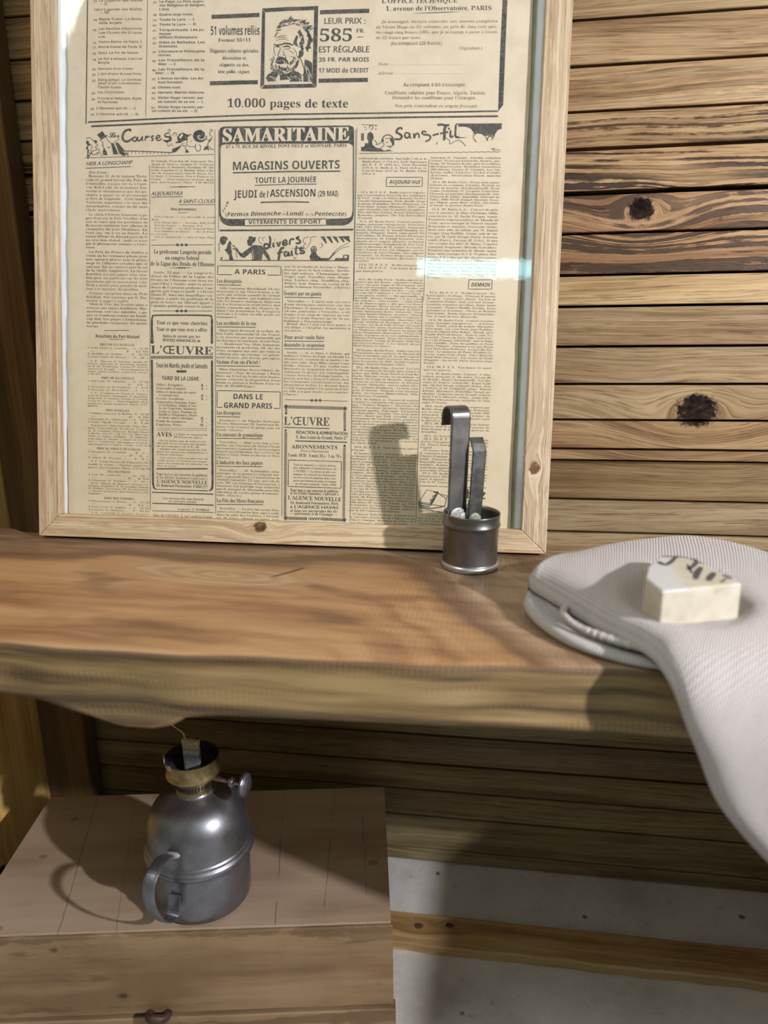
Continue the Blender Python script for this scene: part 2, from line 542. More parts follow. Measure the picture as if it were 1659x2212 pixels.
# ------------------------------------------------------------------ live-edge shelf
def shelf_z(x):
    return 0.5005 - 0.03132 * (x + 0.4503)
T_front = [(-0.5972, 0.404), (-0.45, 0.417), (-0.3349, 0.4263), (-0.2035, 0.4333), (-0.0482, 0.4481), (0.0853, 0.464), (0.20, 0.470), (0.45, 0.482), (0.8, 0.50)]
T_back = [(-0.5972, 0.679), (-0.5104, 0.6766), (-0.4955, 0.678), (-0.478, 0.669), (-0.462, 0.670), (-0.44, 0.673), (-0.2, 0.6925), (0.052, 0.7135), (0.075, 0.7030), (0.1082, 0.7003), (0.3, 0.703), (0.8, 0.71)]
T_bot = [(-0.5972, 0.468), (-0.45, 0.4645), (-0.3364, 0.4598), (-0.318, 0.4575), (-0.3055, 0.4548), (-0.2838, 0.4415), (-0.2611, 0.4272), (-0.2391, 0.4240), (-0.222, 0.4315), (-0.2086, 0.4415), (-0.185, 0.4445), (-0.1102, 0.445), (-0.0476, 0.4440), (0.0872, 0.4376), (0.3, 0.429), (0.8, 0.41)]
T_boty = [(-0.5972, 0.402), (-0.3364, 0.42), (-0.3055, 0.421), (-0.2611, 0.440), (-0.2391, 0.445), (-0.2086, 0.434), (-0.1102, 0.437), (-0.0476, 0.441), (0.0872, 0.457), (0.8, 0.495)]
s_ = MB()
rows = []
NX = 170
for k in range(NX + 1):
    x = -0.5972 + 1.0472 * k / NX
    zt = shelf_z(x)
    wob = 0.0012 * sin(x * 31) + 0.0008 * sin(x * 73 + 1)
    yf = lerp_tab(T_front, x) + wob
    yb = lerp_tab(T_back, x)
    zb = lerp_tab(T_bot, x)
    yfb = lerp_tab(T_boty, x)
    zc = min(zb + 0.0, zt - 0.03)
    zr = max(zc, zt - 0.042)
    rows.append([(x, yb - 0.004, zr), (x, yb + 0.002, zt - 0.014), (x, yb, zt - 0.0008), (x, yb - 0.0015, zt), (x, yf + 0.12, zt), (x, yf + 0.014, zt), (x, yf + 0.005, zt - 0.0002),
                 (x, yf + 0.0012, zt - 0.0012), (x, yf, zt - 0.004), (x, yf - 0.001 + wob, zt - 0.018),
                 (x, (yf * 0.35 + yfb * 0.65), zb + 0.007), (x, yfb + 0.0018, zb + 0.0015), (x, yfb + 0.006, zb), (x, yfb + 0.07, min(zb + 0.012, zr + 0.002))])
b0 = s_.grid(rows, closed_v=True)
m_ = len(rows[0])
s_.f.append(tuple(b0 + k for k in range(m_)))
s_.f.append(tuple(b0 + NX * m_ + k for k in range(m_))[::-1])

def shelf_mat():
    t = NT('live_edge_slab')
    X = t.xyz()
    x, y, z = X
    wv = t.noise(t.vec(t.mul(x, 7.0), t.mul(y, 16.0), t.mul(z, 12.0)), 1.0, 3.0, 0.55)
    # heart wood: a long lens in the plank
    rx = t.add(1.0, t.mul(t.sub(t.sub(x, 0.020), t.mul(t.sub(y, 0.48), -0.56)), 1 / 0.14))
    ry = t.mul(t.sub(t.add(y, t.mul(x, -0.12)), 0.475), 1 / 0.185)
    r = t.add(t.ma('SMOOTH_MAX', rx, ry, 0.3), t.mul(t.sub(wv, 0.5), 0.42))
    heart = t.ss(r, 0.86, 1.0, 1.0, 0.0)
    band = t.mul(t.ss(r, 0.84, 0.97), t.ss(r, 0.97, 1.12, 1.0, 0.0))
    g1 = t.noise(t.vec(t.mul(x, 3.0), t.mul(r, 5.0), t.mul(z, 55.0)), 1.0, 3.0, 0.55)
    g2 = t.noise(t.vec(t.mul(x, 4.5), t.mul(y, 90.0), t.mul(z, 130.0)), 1.0, 3.0, 0.6)
    g3 = t.noise(t.vec(t.mul(x, 9.0), t.mul(y, 26.0), t.mul(z, 20.0)), 1.0, 2.0, 0.5)
    f = t.add(t.mul(g1, 0.55), t.mul(g2, 0.30), t.mul(g3, 0.20))
    ch = t.ramp(f, [(0.36, (0.185, 0.088, 0.042)), (0.50, (0.345, 0.185, 0.088)), (0.64, (0.455, 0.270, 0.138))])
    cs = t.ramp(f, [(0.38, (0.13, 0.073, 0.042)), (0.52, (0.25, 0.155, 0.095)), (0.66, (0.37, 0.25, 0.165))])
    c = t.mix(heart, cs, ch)
    c = t.mix(t.mul(band, 0.8), c, (0.14, 0.070, 0.035))
    # pale sapwood island and a dark scar in the middle of the plank
    ex = t.mul(t.add(x, 0.235), 1 / 0.085)
    ey = t.mul(t.sub(y, 0.585), 1 / 0.024)
    e = t.add(t.ma('SQRT', t.add(t.mul(ex, ex), t.mul(ey, ey))), t.mul(t.sub(wv, 0.5), 1.0))
    wl = t.ma('SINE', t.add(t.mul(e, 19.0), t.mul(g3, 14.0)))
    pale = t.ss(e, 0.7, 1.15, 1.0, 0.0)
    c = t.mix(t.mul(pale, 0.45), c, t.mix(t.ss(wl, -1.0, 1.0), (0.36, 0.24, 0.14), (0.50, 0.37, 0.235)))
    sx = t.add(t.sub(t.mul(t.add(x, 0.178), 1.0), t.mul(t.sub(y, 0.603), 0.75)), t.mul(t.sub(wv, 0.5), 0.02))
    scar = t.mul(t.ss(t.ma('ABSOLUTE', sx), 0.0012, 0.0035, 1.0, 0.0), t.ss(t.ma('ABSOLUTE', t.sub(y, 0.603)), 0.011, 0.017, 1.0, 0.0))
    c = t.mix(t.mul(scar, 0.85), c, (0.06, 0.032, 0.02))
    st = t.ss(t.noise(t.vec(t.mul(x, 11.0), t.mul(y, 24.0), 0.0), 1.0, 2.0, 0.5), 0.58, 0.72)
    c = t.mix(t.mul(st, 0.7), c, (0.15, 0.078, 0.038))
    # sawn front edge: duller, with the teeth marks of the saw
    ge = t.n('ShaderNodeNewGeometry')
    q = t.n('ShaderNodeSeparateXYZ')
    t.t.links.new(ge.outputs['True Normal'], q.inputs[0])
    side = t.ss(t.ma('ABSOLUTE', q.outputs[2]), 0.30, 0.75, 1.0, 0.0)
    e1 = t.noise(t.vec(t.mul(x, 4.0), 0.0, t.mul(t.add(z, t.mul(x, 0.05)), 85.0)), 1.0, 4.0, 0.6)
    ce = t.ramp(e1, [(0.38, (0.075, 0.048, 0.025)), (0.50, (0.185, 0.120, 0.055)), (0.62, (0.29, 0.20, 0.095))])
    tick = t.ma('SINE', t.add(t.mul(x, 1560.0), t.mul(g3, 6.0)))
    pat = t.noise(t.vec(t.mul(x, 7.0), 0.0, t.mul(z, 75.0)), 1.0, 2.0)
    tk = t.mul(t.ss(tick, -0.5, 0.9), t.ss(pat, 0.48, 0.64), 0.40)
    ce = t.mix(tk, ce, t.mix(1.0, ce, (0.52, 0.48, 0.42), 'MULTIPLY'))
    # grimy arris along the top of the front edge
    dz_ = t.sub(t.sub(0.5005, t.mul(t.add(x, 0.4503), 0.03132)), z)
    ce = t.mix(t.mul(t.ss(t.add(dz_, t.mul(t.sub(g3, 0.5), 0.006)), 0.003, 0.0065, 1.0, 0.0), 0.55), ce, (0.075, 0.045, 0.030))
    c = t.mix(side, c, ce)
    t.base(c, 0.5, 0.0, 0.35)
    t.bump(t.add(t.mul(g2, 0.5), t.mul(tk, -0.6)), 0.25, 0.0012)
    return t.m
M_shelf = shelf_mat()
shelf = tag(s_.build('wooden_shelf', M_shelf, smooth=True), 'thick live-edge wooden slab shelf carrying the frame, the tin holder and the knitted sock', 'shelf')

# ------------------------------------------------------------------ crate under the shelf
BZ = 0.1565
box = empty('wooden_crate', 'low wooden crate of rough boards on the concrete floor under the shelf', 'crate', (-0.1237, 0.7771, 0.0), radians(10.2))
# local frame: x runs left (negative) along the back edge, y negative towards the viewer
LW, LD = 0.402, 0.2117
def crate_part(name, x0, x1, y0, y1, z0, z1, mat, bev=0.0015, skew=0.0):
    m = MB()
    nx = 40
    if x1 - x0 > 0.2 and name in ('lid_board', 'front_board', 'lower_board'):
        rows = []
        rr = random.Random(len(name))
        for k in range(nx + 1):
            x = x0 + (x1 - x0) * k / nx
            j = rr.uniform(-0.00025, 0.00025)
            rows.append([(x, y0 + j, z0), (x, y0 + j, z1 - 0.0012), (x, y0 + 0.0012 + j, z1), (x, y1 - 0.001, z1), (x, y1, z1 - 0.001), (x, y1, z0)])
        b0 = m.grid(rows, closed_v=True)
        m.f.append(tuple(b0 + k for k in range(6)))
        m.f.append(tuple(b0 + nx * 6 + k for k in range(6))[::-1])
        return m.build(name, mat, box)
    m.box(x0, x1, y0, y1, z0, z1)
    return m.build(name, mat, box, bevel=bev)

def crate_top_mat():
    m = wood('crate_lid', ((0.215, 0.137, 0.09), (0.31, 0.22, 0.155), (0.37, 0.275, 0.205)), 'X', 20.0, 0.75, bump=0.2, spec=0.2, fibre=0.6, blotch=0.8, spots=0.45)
    t = NT.__new__(NT)
    t.m = m; t.t = m.node_tree; t.b = m.node_tree.nodes['Principled BSDF']; t._co = None
    X = t.xyz()
    # fine cracks across the board, front to back
    cr = None
    for (xc, sl, wd) in ((-0.122, 0.06, 0.0007), (-0.028, 0.03, 0.0005), (-0.060, -0.02, 0.0005), (-0.345, 0.16, 0.0006), (-0.300, 0.20, 0.0004)):
        d = t.ma('ABSOLUTE', t.add(t.sub(X[0], xc), t.mul(X[1], sl), t.mul(t.sub(t.noise(t.vec(X[0], X[1], 0.0), 40.0), 0.5), 0.004)))
        brk = t.ss(t.noise(t.vec(xc * 50, t.mul(X[1], 22.0), 0.0), 1.0, 2.0), 0.42, 0.52)
        k = t.mul(t.ss(d, wd * 0.5, wd * 1.6, 1.0, 0.0), brk)
        cr = k if cr is None else t.ma('MAXIMUM', cr, k)
    old = t.b.inputs['Base Color'].links[0].from_socket
    t.put(t.b.inputs['Base Color'], t.mix(t.mul(cr, 0.45), old, (0.055, 0.033, 0.018)))
    return m
M_lid = crate_top_mat()
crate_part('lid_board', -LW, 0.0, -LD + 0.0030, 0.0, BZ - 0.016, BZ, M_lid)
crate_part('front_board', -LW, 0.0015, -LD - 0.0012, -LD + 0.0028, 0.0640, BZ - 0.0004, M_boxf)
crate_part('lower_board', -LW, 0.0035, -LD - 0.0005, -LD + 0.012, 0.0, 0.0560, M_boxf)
crate_part('side_board', -0.014, -0.0005, -LD + 0.0175, -0.0145, 0.0, BZ - 0.0165, M_box)
crate_part('side_board', -LW + 0.0005, -LW + 0.014, -LD + 0.0175, -0.0145, 0.0, BZ - 0.0165, M_box)
crate_part('back_board', -LW + 0.0005, -0.0005, -0.014, -0.0005, 0.0, BZ - 0.0165, M_box)
st = MB()
# bent iron staple driven into the joint of the front
pts = [(-0.2330, -LD + 0.004, 0.0640), (-0.2330, -LD - 0.006, 0.0650), (-0.2310, -LD - 0.0105, 0.0672), (-0.2255, -LD - 0.0125, 0.0690), (-0.2195, -LD - 0.0110, 0.0672), (-0.2165, -LD - 0.006, 0.0645), (-0.2165, -LD + 0.004, 0.0635)]
st.tube(crom(pts, 28), 0.0040, 10)
st.tube(crom([(-0.2255, -LD - 0.0120, 0.0680), (-0.2240, -LD - 0.0105, 0.0580), (-0.2220, -LD - 0.0070, 0.0480), (-0.2220, -LD - 0.001, 0.0450)], 16), 0.0033, 10)
st.build('staple', M_rust, box, smooth=True)

# ------------------------------------------------------------------ oil lamp on the crate
lamp = empty('oil_lamp', 'small pewter oil lamp with brass burner and curled strap handle on the wooden crate', 'oil lamp', (-0.2775, 0.5855, BZ))
prof = [(0.0, 0.0), (0.038, 0.0), (0.0435, 0.0008), (0.0458, 0.003), (0.0466, 0.008), (0.0470, 0.020), (0.0474, 0.036), (0.0472, 0.045), (0.0466, 0.0495),
        (0.0475, 0.0515), (0.0505, 0.0530), (0.0528, 0.0560), (0.0528, 0.0590), (0.0512, 0.0612), (0.0503, 0.0618), (0.0505, 0.0632), (0.0498, 0.0650), (0.0489, 0.0655),
        (0.0490, 0.0668), (0.0486, 0.0685), (0.0483, 0.0720), (0.0482, 0.0780), (0.0474, 0.0860), (0.0455, 0.0940), (0.0420, 0.1015), (0.0370, 0.1080), (0.0310, 0.1125),
        (0.0240, 0.1158), (0.0195, 0.1172), (0.0178, 0.1185), (0.0172, 0.1200)]
m = MB()
m.lathe(prof, 72)
m.build('reservoir', M_pewter, lamp, smooth=True)
# brass burner: collar, perforated cone and flaring gallery
bprof = [(0.0150, 0.1165), (0.0170, 0.1170), (0.0178, 0.1185), (0.0172, 0.1200), (0.0174, 0.1212), (0.0168, 0.1222), (0.0172, 0.1235), (0.0184, 0.1270), (0.0200, 0.1310), (0.0206, 0.1325),
         (0.0210, 0.1335), (0.0232, 0.1348), (0.0252, 0.1366), (0.0258, 0.1385), (0.0252, 0.1402), (0.0246, 0.1440), (0.0247, 0.1500), (0.0252, 0.1545)]
m = MB()
m.lathe(bprof, 64)
burner = m.build('burner', M_brass, lamp, smooth=True)
m = MB()
for k in range(40):
    a = 2 * pi * k / 40
    p = []
    for (r, z) in ((0.0180, 0.1255), (0.0202, 0.1305)):
        for da in (-0.045, 0.045):
            p.append((r * cos(a + da), r * sin(a + da), z))
    q = [p[0], p[1], p[3], p[2]]
    o = [(x * 1.015, y * 1.015, z) for x, y, z in q]
    m.quad_box(q + o)
m.build('air_slots', M_soot, burner)
# sooty inside of the gallery
m = MB()
m.lathe([(0.0251, 0.1545), (0.0243, 0.1530), (0.0240, 0.1440), (0.0236, 0.1400), (0.0190, 0.1365), (0.0080, 0.1355), (0.0, 0.1355)], 48)
m.build('sooty_lining', M_soot, burner, smooth=True)
# torn front prong of the gallery
m = MB()
rows = []
for k in range(9):
    a = radians(190 + 6.5 * k)
    h = 0.0085 + 0.006 * sin(k * 0.9) * (1 if k < 6 else 0.3)
    rows.append([(0.0254 * cos(a), 0.0254 * sin(a), 0.150), (0.0262 * cos(a), 0.0262 * sin(a), 0.150 + h * 0.6), (0.0250 * cos(a), 0.0250 * sin(a), 0.150 + h * 0.62), (0.0245 * cos(a), 0.0245 * sin(a), 0.150)])
b0 = m.grid(rows, closed_v=True)
m.f.append(tuple(b0 + k for k in range(4)))
m.f.append(tuple(b0 + 32 + k for k in range(4))[::-1])
m.build('gallery_prong', M_tinb, burner)
m = MB()
rows = []
for k in range(25):
    a = 2 * pi * k / 24
    sx, sy = 0.0082, 0.0032
    e = 0.45
    cx = (abs(cos(a)) ** e) * (1 if cos(a) >= 0 else -1) * sx
    cy = (abs(sin(a)) ** e) * (1 if sin(a) >= 0 else -1) * sy
    rows.append((cx, cy))
b0 = None
m.grid([[(x, y, z) for x, y in rows[:24]] for z in (0.1355, 0.145, 0.155, 0.1605)], closed_v=True)
m.f.append(tuple(3 * 24 + k for k in range(24)))
wt = m.build('wick_tube', M_zinc, burner, smooth=True)
m = MB()
rr = random.Random(5)
ring = []
for z, sc_ in ((0.157, 0.93), (0.163, 1.0), (0.1685, 1.06), (0.1715, 1.04)):
    ring.append([(x * sc_ + rr.uniform(-.0003, .0003), y * 0.8 * sc_ + rr.uniform(-.0003, .0003), z + (rr.uniform(-.0012, .0014) if z > 0.171 else 0)) for x, y in rows[:24]])
m.grid(ring, closed_v=True)
m.f.append(tuple(3 * 24 + k for k in range(24)))
wick = m.build('wick', M_wick, burner, smooth=True)
m = MB()
m.tube(crom([(-0.004, -0.001, 0.1705), (-0.0055, -0.002, 0.1745), (-0.0048, -0.002, 0.1775), (-0.0105, -0.003, 0.1830), (-0.0165, -0.004, 0.1885), (-0.0185, -0.0035, 0.1880)], 26), 0.00035, 5)
m.tube(crom([(-0.004, -0.001, 0.1705), (-0.006, -0.001, 0.1755), (-0.0075, -0.002, 0.1805), (-0.0125, -0.003, 0.1845), (-0.0195, -0.004, 0.1900)], 22), 0.00030, 5)
m.build('loose_thread', M_thread, burner)
# wick raiser: shaft, collar bead and milled knob
ad = Vector((0.985, -0.17, 0.0)).normalized()
sd = Vector((-ad.y, ad.x, 0))
def spin(prof, z0):
    mm = MB()
    rows_ = []
    for (t_, r_) in prof:
        rows_.append([ad * t_ + sd * (r_ * cos(2 * pi * k / 40)) + Vector((0, 0, z0 + r_ * sin(2 * pi * k / 40))) for k in range(40)])
    mm.grid(rows_, closed_v=True)
    return mm
rz0 = 0.1330
shaft = spin([(0.015, 0.0016), (0.0385, 0.0016)], rz0).build('wick_raiser', M_copper, lamp, smooth=True)
spin([(0.0375, 0.0012), (0.0382, 0.0034), (0.0400, 0.0047), (0.0422, 0.0047), (0.0435, 0.0036), (0.0442, 0.0018), (0.0530, 0.0016)], rz0).build('shaft_bead', M_pewter, shaft, smooth=True)
mk = spin([(0.0520, 0.0012), (0.0523, 0.0050), (0.0531, 0.0088), (0.0541, 0.0105), (0.0552, 0.0108), (0.0561, 0.0100), (0.0575, 0.0082), (0.0590, 0.0055), (0.0600, 0.0025), (0.0602, 0.0002)], rz0)
for k in range(44):
    a = 2 * pi * k / 44
    c = ad * 0.0545 + sd * (0.0107 * cos(a)) + Vector((0, 0, rz0 + 0.0107 * sin(a)))
    e1 = ad * 0.0011
    rad = (sd * cos(a) + Vector((0, 0, sin(a)))) * 0.0005
    tg = (sd * -sin(a) + Vector((0, 0, cos(a)))) * 0.00045
    p = [c - e1 - tg - rad, c + e1 - tg - rad, c + e1 + tg - rad, c - e1 + tg - rad]
    mk.quad_box(p + [v + rad * 2.0 for v in p])
mk.build('knob', M_pewter, shaft, smooth=False)
# curled strap handle
hd = Vector((-0.14, -0.99, 0)).normalized()
hs = Vector((-hd.y, hd.x, 0))
hp = crom([(0.0475, 0, 0.0800), (0.0560, 0, 0.0855), (0.0660, 0, 0.0875), (0.0785, 0, 0.0835), (0.0848, 0, 0.0725), (0.0838, 0, 0.0540), (0.0745, 0, 0.0345), (0.0645, 0, 0.0228), (0.0560, 0, 0.0200), (0.0512, 0, 0.0260), (0.0490, 0, 0.0385)], 60)
m = MB()
rows = []
for i, p in enumerate(hp):
    d = (hp[min(i + 1, 59)] - hp[max(i - 1, 0)]).normalized()
    nn = Vector((d.z, 0, -d.x))
    hw = 0.0062 if i > 8 else 0.0050 + 0.00015 * i
    r_ = []
    for (a, b) in ((-1, -0.2), (-0.6, -0.9), (0, -1.0), (0.6, -0.9), (1, -0.2), (1, 0.35), (0.6, 0.6), (0, 0.7), (-0.6, 0.6), (-1, 0.35)):
        q = p + nn * (b * 0.0011)
        r_.append(hd * q.x + hs * (a * hw) + Vector((0, 0, q.z)))
    rows.append(r_)
b0 = m.grid(rows, closed_v=True)
m.f.append(tuple(b0 + k for k in range(10)))
m.f.append(tuple(b0 + 590 + k for k in range(10))[::-1])
hnd = m.build('handle', M_pewter, lamp, smooth=False, bevel=0.0003)
m = MB()
m.lathe([(0.0, 0.0018), (0.0035, 0.0014), (0.0055, 0.0004), (0.006, -0.0006), (0.0, -0.0008)], 20)
ob = m.build('solder_spot', M_solder, hnd, smooth=True)
ob.location = hd * 0.0482 + Vector((0.002, 0, 0.0815))
ob.rotation_euler = (0.0, radians(65), atan2(hd.y, hd.x))
ob.scale = (0.6, 1.25, 1.0)

# ------------------------------------------------------------------ tin candle holder with hanging straps on the shelf
CX, CY = -0.0212, 0.6524
cup = empty('tin_holder', 'dark tin cup with two upright strap hooks standing before the frame on the shelf', 'tin holder', (CX, CY, shelf_z(CX)), 0.0)
cup.rotation_euler = (0.0, 0.0313, 0.0)
m = MB()
m.lathe([(0.0, 0.0012), (0.0235, 0.0012), (0.0248, 0.0), (0.0258, 0.0006), (0.0264, 0.0022), (0.0262, 0.0045), (0.0252, 0.0062), (0.0250, 0.0075), (0.0250, 0.038), (0.0253, 0.0392), (0.0262, 0.0402), (0.0263, 0.0418), (0.0256, 0.0430),
         (0.0255, 0.0490), (0.0258, 0.0508), (0.0256, 0.0518), (0.0250, 0.0514), (0.0246, 0.048), (0.0244, 0.006), (0.0, 0.004)], 64)
m.build('cup', M_tin, cup, smooth=True)
m = MB()
m.lathe([(0.0262, 0.0008), (0.02675, 0.0022), (0.0266, 0.0044), (0.0254, 0.0060), (0.0250, 0.0062), (0.0250, 0.0010)], 64)
m.build('base_rim', M_tinb, cup, smooth=True)

def strap(name, path, wdir, hw, mat, lip=0.0009, th=0.0005):
    """folded tin strip: path = 3-D centre line, wdir = direction across the strip"""
    mm = MB()
    rows_ = []
    n = len(path)
    for i, p in enumerate(path):
        d = (path[min(i + 1, n - 1)] - path[max(i - 1, 0)]).normalized()
        nn = d.cross(wdir).normalized()
        r_ = []
        for (a, b) in ((-1.0, lip), (-0.93, lip * 1.3), (-0.84, lip * 0.6), (-0.75, 0), (0, 0), (0.75, 0), (0.84, lip * 0.6), (0.93, lip * 1.3), (1.0, lip),
                       (1.0, lip - th * 1.6), (0.84, -th * 1.2), (0, -th), (-0.84, -th * 1.2), (-1.0, lip - th * 1.6)):
            r_.append(p + wdir * (a * hw) + nn * b)
        rows_.append(r_)
    b_0 = mm.grid(rows_, closed_v=True)
    mm.f.append(tuple(b_0 + k for k in range(14)))
    mm.f.append(tuple(b_0 + (n - 1) * 14 + k for k in range(14))[::-1])
    return mm.build(name, mat, cup)
wd = Vector((0.85, 0.53, 0)).normalized()
bk_ = Vector((-0.53, 0.85, 0))
def hookpath(bx, by, z0, ztop, lean, rad, tail, n=40):
    P = []
    for k in range(14):
        z = z0 + (ztop - rad - z0) * k / 14
        P.append(Vector((bx, by, z)) + lean * (z - z0))
    c = Vector((bx, by, ztop - rad)) + lean * (ztop - rad - z0) + bk_ * rad
    for k in range(17):
        a = pi * k / 16
        P.append(c - bk_ * (rad * cos(a)) + Vector((0, 0, rad * sin(a))))
    e = P[-1]
    for k in range(1, 5):
        P.append(e - Vector((0, 0, tail * k / 4)))
    return P
s1 = strap('hook_strap', hookpath(-0.0135, 0.0010, 0.005, 0.1455, Vector((0.0, 0.0, 0)), 0.0092, 0.009), wd, 0.0096, M_tin)
P = [Vector((0.0015, 0.0020, 0.005)) + Vector((0.026, 0.0, 1.0)) * (0.102 * k / 14) for k in range(15)]
P += [P[-1] + bk_ * (0.0035 * k) + Vector((0, 0, 0.0068 * k - 0.0006 * k * k)) for k in (1, 2)]
s2 = strap('short_strap', P, Vector((0.90, 0.43, 0)).normalized(), 0.0066, M_tind, lip=0.0007)
def blob(name, loc, sx, sy, sz, mat, par, seed):
    mm = MB()
    r_ = random.Random(seed)
    rows_ = []
    for i in range(9):
        a = -pi / 2 + pi * i / 8
        rows_.append([(sx * cos(a) * cos(2 * pi * k / 14) * r_.uniform(.85, 1.15), sy * cos(a) * sin(2 * pi * k / 14) * r_.uniform(.85, 1.15), sz * sin(a)) for k in range(14)])
    mm.grid(rows_, closed_v=True)
    o = mm.build(name, mat, par, smooth=True)
    o.location = loc
    return o
for loc_, dims, mt_, par_, sd_ in (((-0.0135 + 0.0010, 0.0010 - 0.0016, 0.0475), (0.0086, 0.0009, 0.0075), M_solder, s1, 1),
                                  ((-0.0070, 0.0015, 0.0440), (0.0060, 0.0010, 0.0062), M_solder, s1, 2), ((0.0030, 0.0006, 0.0445), (0.0060, 0.0010, 0.0062), M_solderg, s2, 3)):
    o_ = blob('solder_lump', loc_, *dims, mt_, par_, sd_)
    o_.rotation_euler = (0, 0, radians(32 if par_ is s1 else 25.5))

# ------------------------------------------------------------------ knitted sock draped over the shelf edge
def knit():
    t = NT('cream_knit')
    u, v, _ = t.uv()
    X = t.xyz()
    nz = t.noise(t.vec(*X), 60.0, 3.0, 0.6)
    dz = t.mul(t.sub(nz, 0.5), 0.0012)
    cu = t.ma('ABSOLUTE', t.ma('SINE', t.mul(u, pi / 0.0026)))
    cv = t.ma('SINE', t.add(t.mul(t.add(v, dz), 2 * pi / 0.0025), t.mul(cu, 1.8)))
    lo = t.noise(t.vec(t.mul(u, 30.0), t.mul(v, 60.0), 0.0), 1.0, 3.0)
    h = t.add(t.mul(cu, 0.35), t.mul(cv, 0.5), t.mul(lo, 0.5))
    f = t.noise(t.vec(*X), 1100.0, 2.0, 0.7)
    c = t.mix(t.ss(h, -0.2, 1.1), (0.37, 0.335, 0.335), (0.66, 0.605, 0.615))
    c = t.mix(t.mul(t.ss(lo, 0.35, 0.7), 0.22), c, (0.50, 0.475, 0.485))
    t.base(c, 0.95, 0.0, 0.1)
    t.b.inputs['Sheen Weight'].default_value = 0.1
    t.bump(t.add(h, t.mul(f, 0.5)), 0.8, 0.0012)
    return t.m
M_knit = knit()
sock = empty('knitted_sock', 'cream knitted sock folded on the shelf, its leg hanging over the front edge', 'sock', (0.12, 0.54, shelf_z(0.12)))
SO = Vector((0.12, 0.54, shelf_z(0.12)))
KB = [(0.0280, 0.5620, 0.5080), (0.0450, 0.5845, 0.5180), (0.0706, 0.6024, 0.5190), (0.0976, 0.6120, 0.5233), (0.1288, 0.6212, 0.5263), (0.1681, 0.6308, 0.5271),
      (0.2056, 0.6087, 0.5259), (0.232, 0.570, 0.523), (0.252, 0.520, 0.517), (0.262, 0.478, 0.505), (0.267, 0.452, 0.480), (0.268, 0.443, 0.445), (0.262, 0.441, 0.405), (0.255, 0.440, 0.372), (0.245, 0.440, 0.350)]
FB = [(0.0280, 0.5640, 0.5020), (0.0316, 0.5560, 0.5010), (0.0417, 0.5420, 0.5000), (0.0599, 0.5150, 0.4990), (0.0760, 0.4890, 0.4985), (0.0914, 0.4700, 0.4985), (0.1015, 0.4550, 0.4970),
      (0.1068, 0.4420, 0.4930), (0.1111, 0.4345, 0.4857), (0.1198, 0.4325, 0.4640), (0.1283, 0.4325, 0.4451), (0.1424, 0.4330, 0.4129), (0.1617, 0.4340, 0.3874), (0.1804, 0.4350, 0.3677)]
NS, NTT = 110, 46
Kc = crom(KB, NS)
Fc = crom(FB, NS)
# the back line is matched to the front line: it runs ahead along the top, then both go over the edge
rows = []
uvs = []
SOAP = Vector((0.134, 0.508, 0.511))
lF = lK = 0.0
prevm = None
for i in range(NS):
    s = i / (NS - 1)
    F = Fc[i]
    K = Kc[i]
    hang = max(0.0, min(1.0, (s - 0.58) / 0.10))
    hang = hang * hang * (3 - 2 * hang)
    D = Vector((0, 0, -1)).lerp(Vector((0, 1, 0)), hang).normalized()
    wdt = (K - F)
    wl = wdt.length
    wn = wdt.normalized() if wl > 1e-6 else Vector((1, 0, 0))
    mid = (K + F) / 2
    if prevm is not None:
        lF += (F - prevm[0]).length
        lK += (K - prevm[1]).length
    prevm = (F, K)
    row = []
    thick = min(0.0085, 0.3 * wl + 0.0030)
    # rim turned under at the front
    for (a, b) in ((1.7, 0.42), (0.75, 0.40), (0.22, 0.25)):
        row.append((F + wn * (a * thick) + D * (b * thick), -b * thick, 0.0))
    for j in range(NTT):
        t = j / (NTT - 1)
        p = F + wdt * t
        E_ = min(0.022, 0.45 * wl) + 1e-6
        e_ = min(1.0, wl * t / E_)
        roll = sqrt(max(0.0, 1 - (1 - e_) ** 2))
        Hd = (0.0175 * (1 - hang) + 0.0110 * hang) * min(1.0, 0.30 + wl / 0.055)
        bulge = Hd * roll * (1 - 0.9 * t) + 4 * t * (1 - t) * (0.004 + 0.006 * hang) * min(1.0, wl / 0.08)
        if hang > 0.5:
            bulge += 0.0045 * sin(t * 9.0 + s * 4) * t
        p = p - D * bulge
        if hang < 0.9:
            d = (Vector((p.x, p.y)) - Vector((SOAP.x, SOAP.y))).length
            wgt = 1.0 / (1.0 + exp((d - 0.039) / 0.0042))
            target = SOAP.z - 0.0008
            p.z = p.z * (1 - wgt) + target * wgt
        row.append((p, wl * t, t))
    for (a, b) in ((-0.2, 0.5), (-0.6, 1.2), (-0.2, 2.6)):
        row.append((K - wn * (a * 0.008) + D * (b * 0.008), wl + 0.008 * b, 1.0))
    rows.append([q[0] for q in row])
    uvs.append([(q[1], lF * (1 - q[2]) + lK * q[2]) for q in row])
m = MB()
m.grid([[p - SO for p in r] for r in rows])
m.uv = [q for r in uvs for q in r]
sk = m.build('sock_leg', M_knit, sock, smooth=True, subsurf=1)
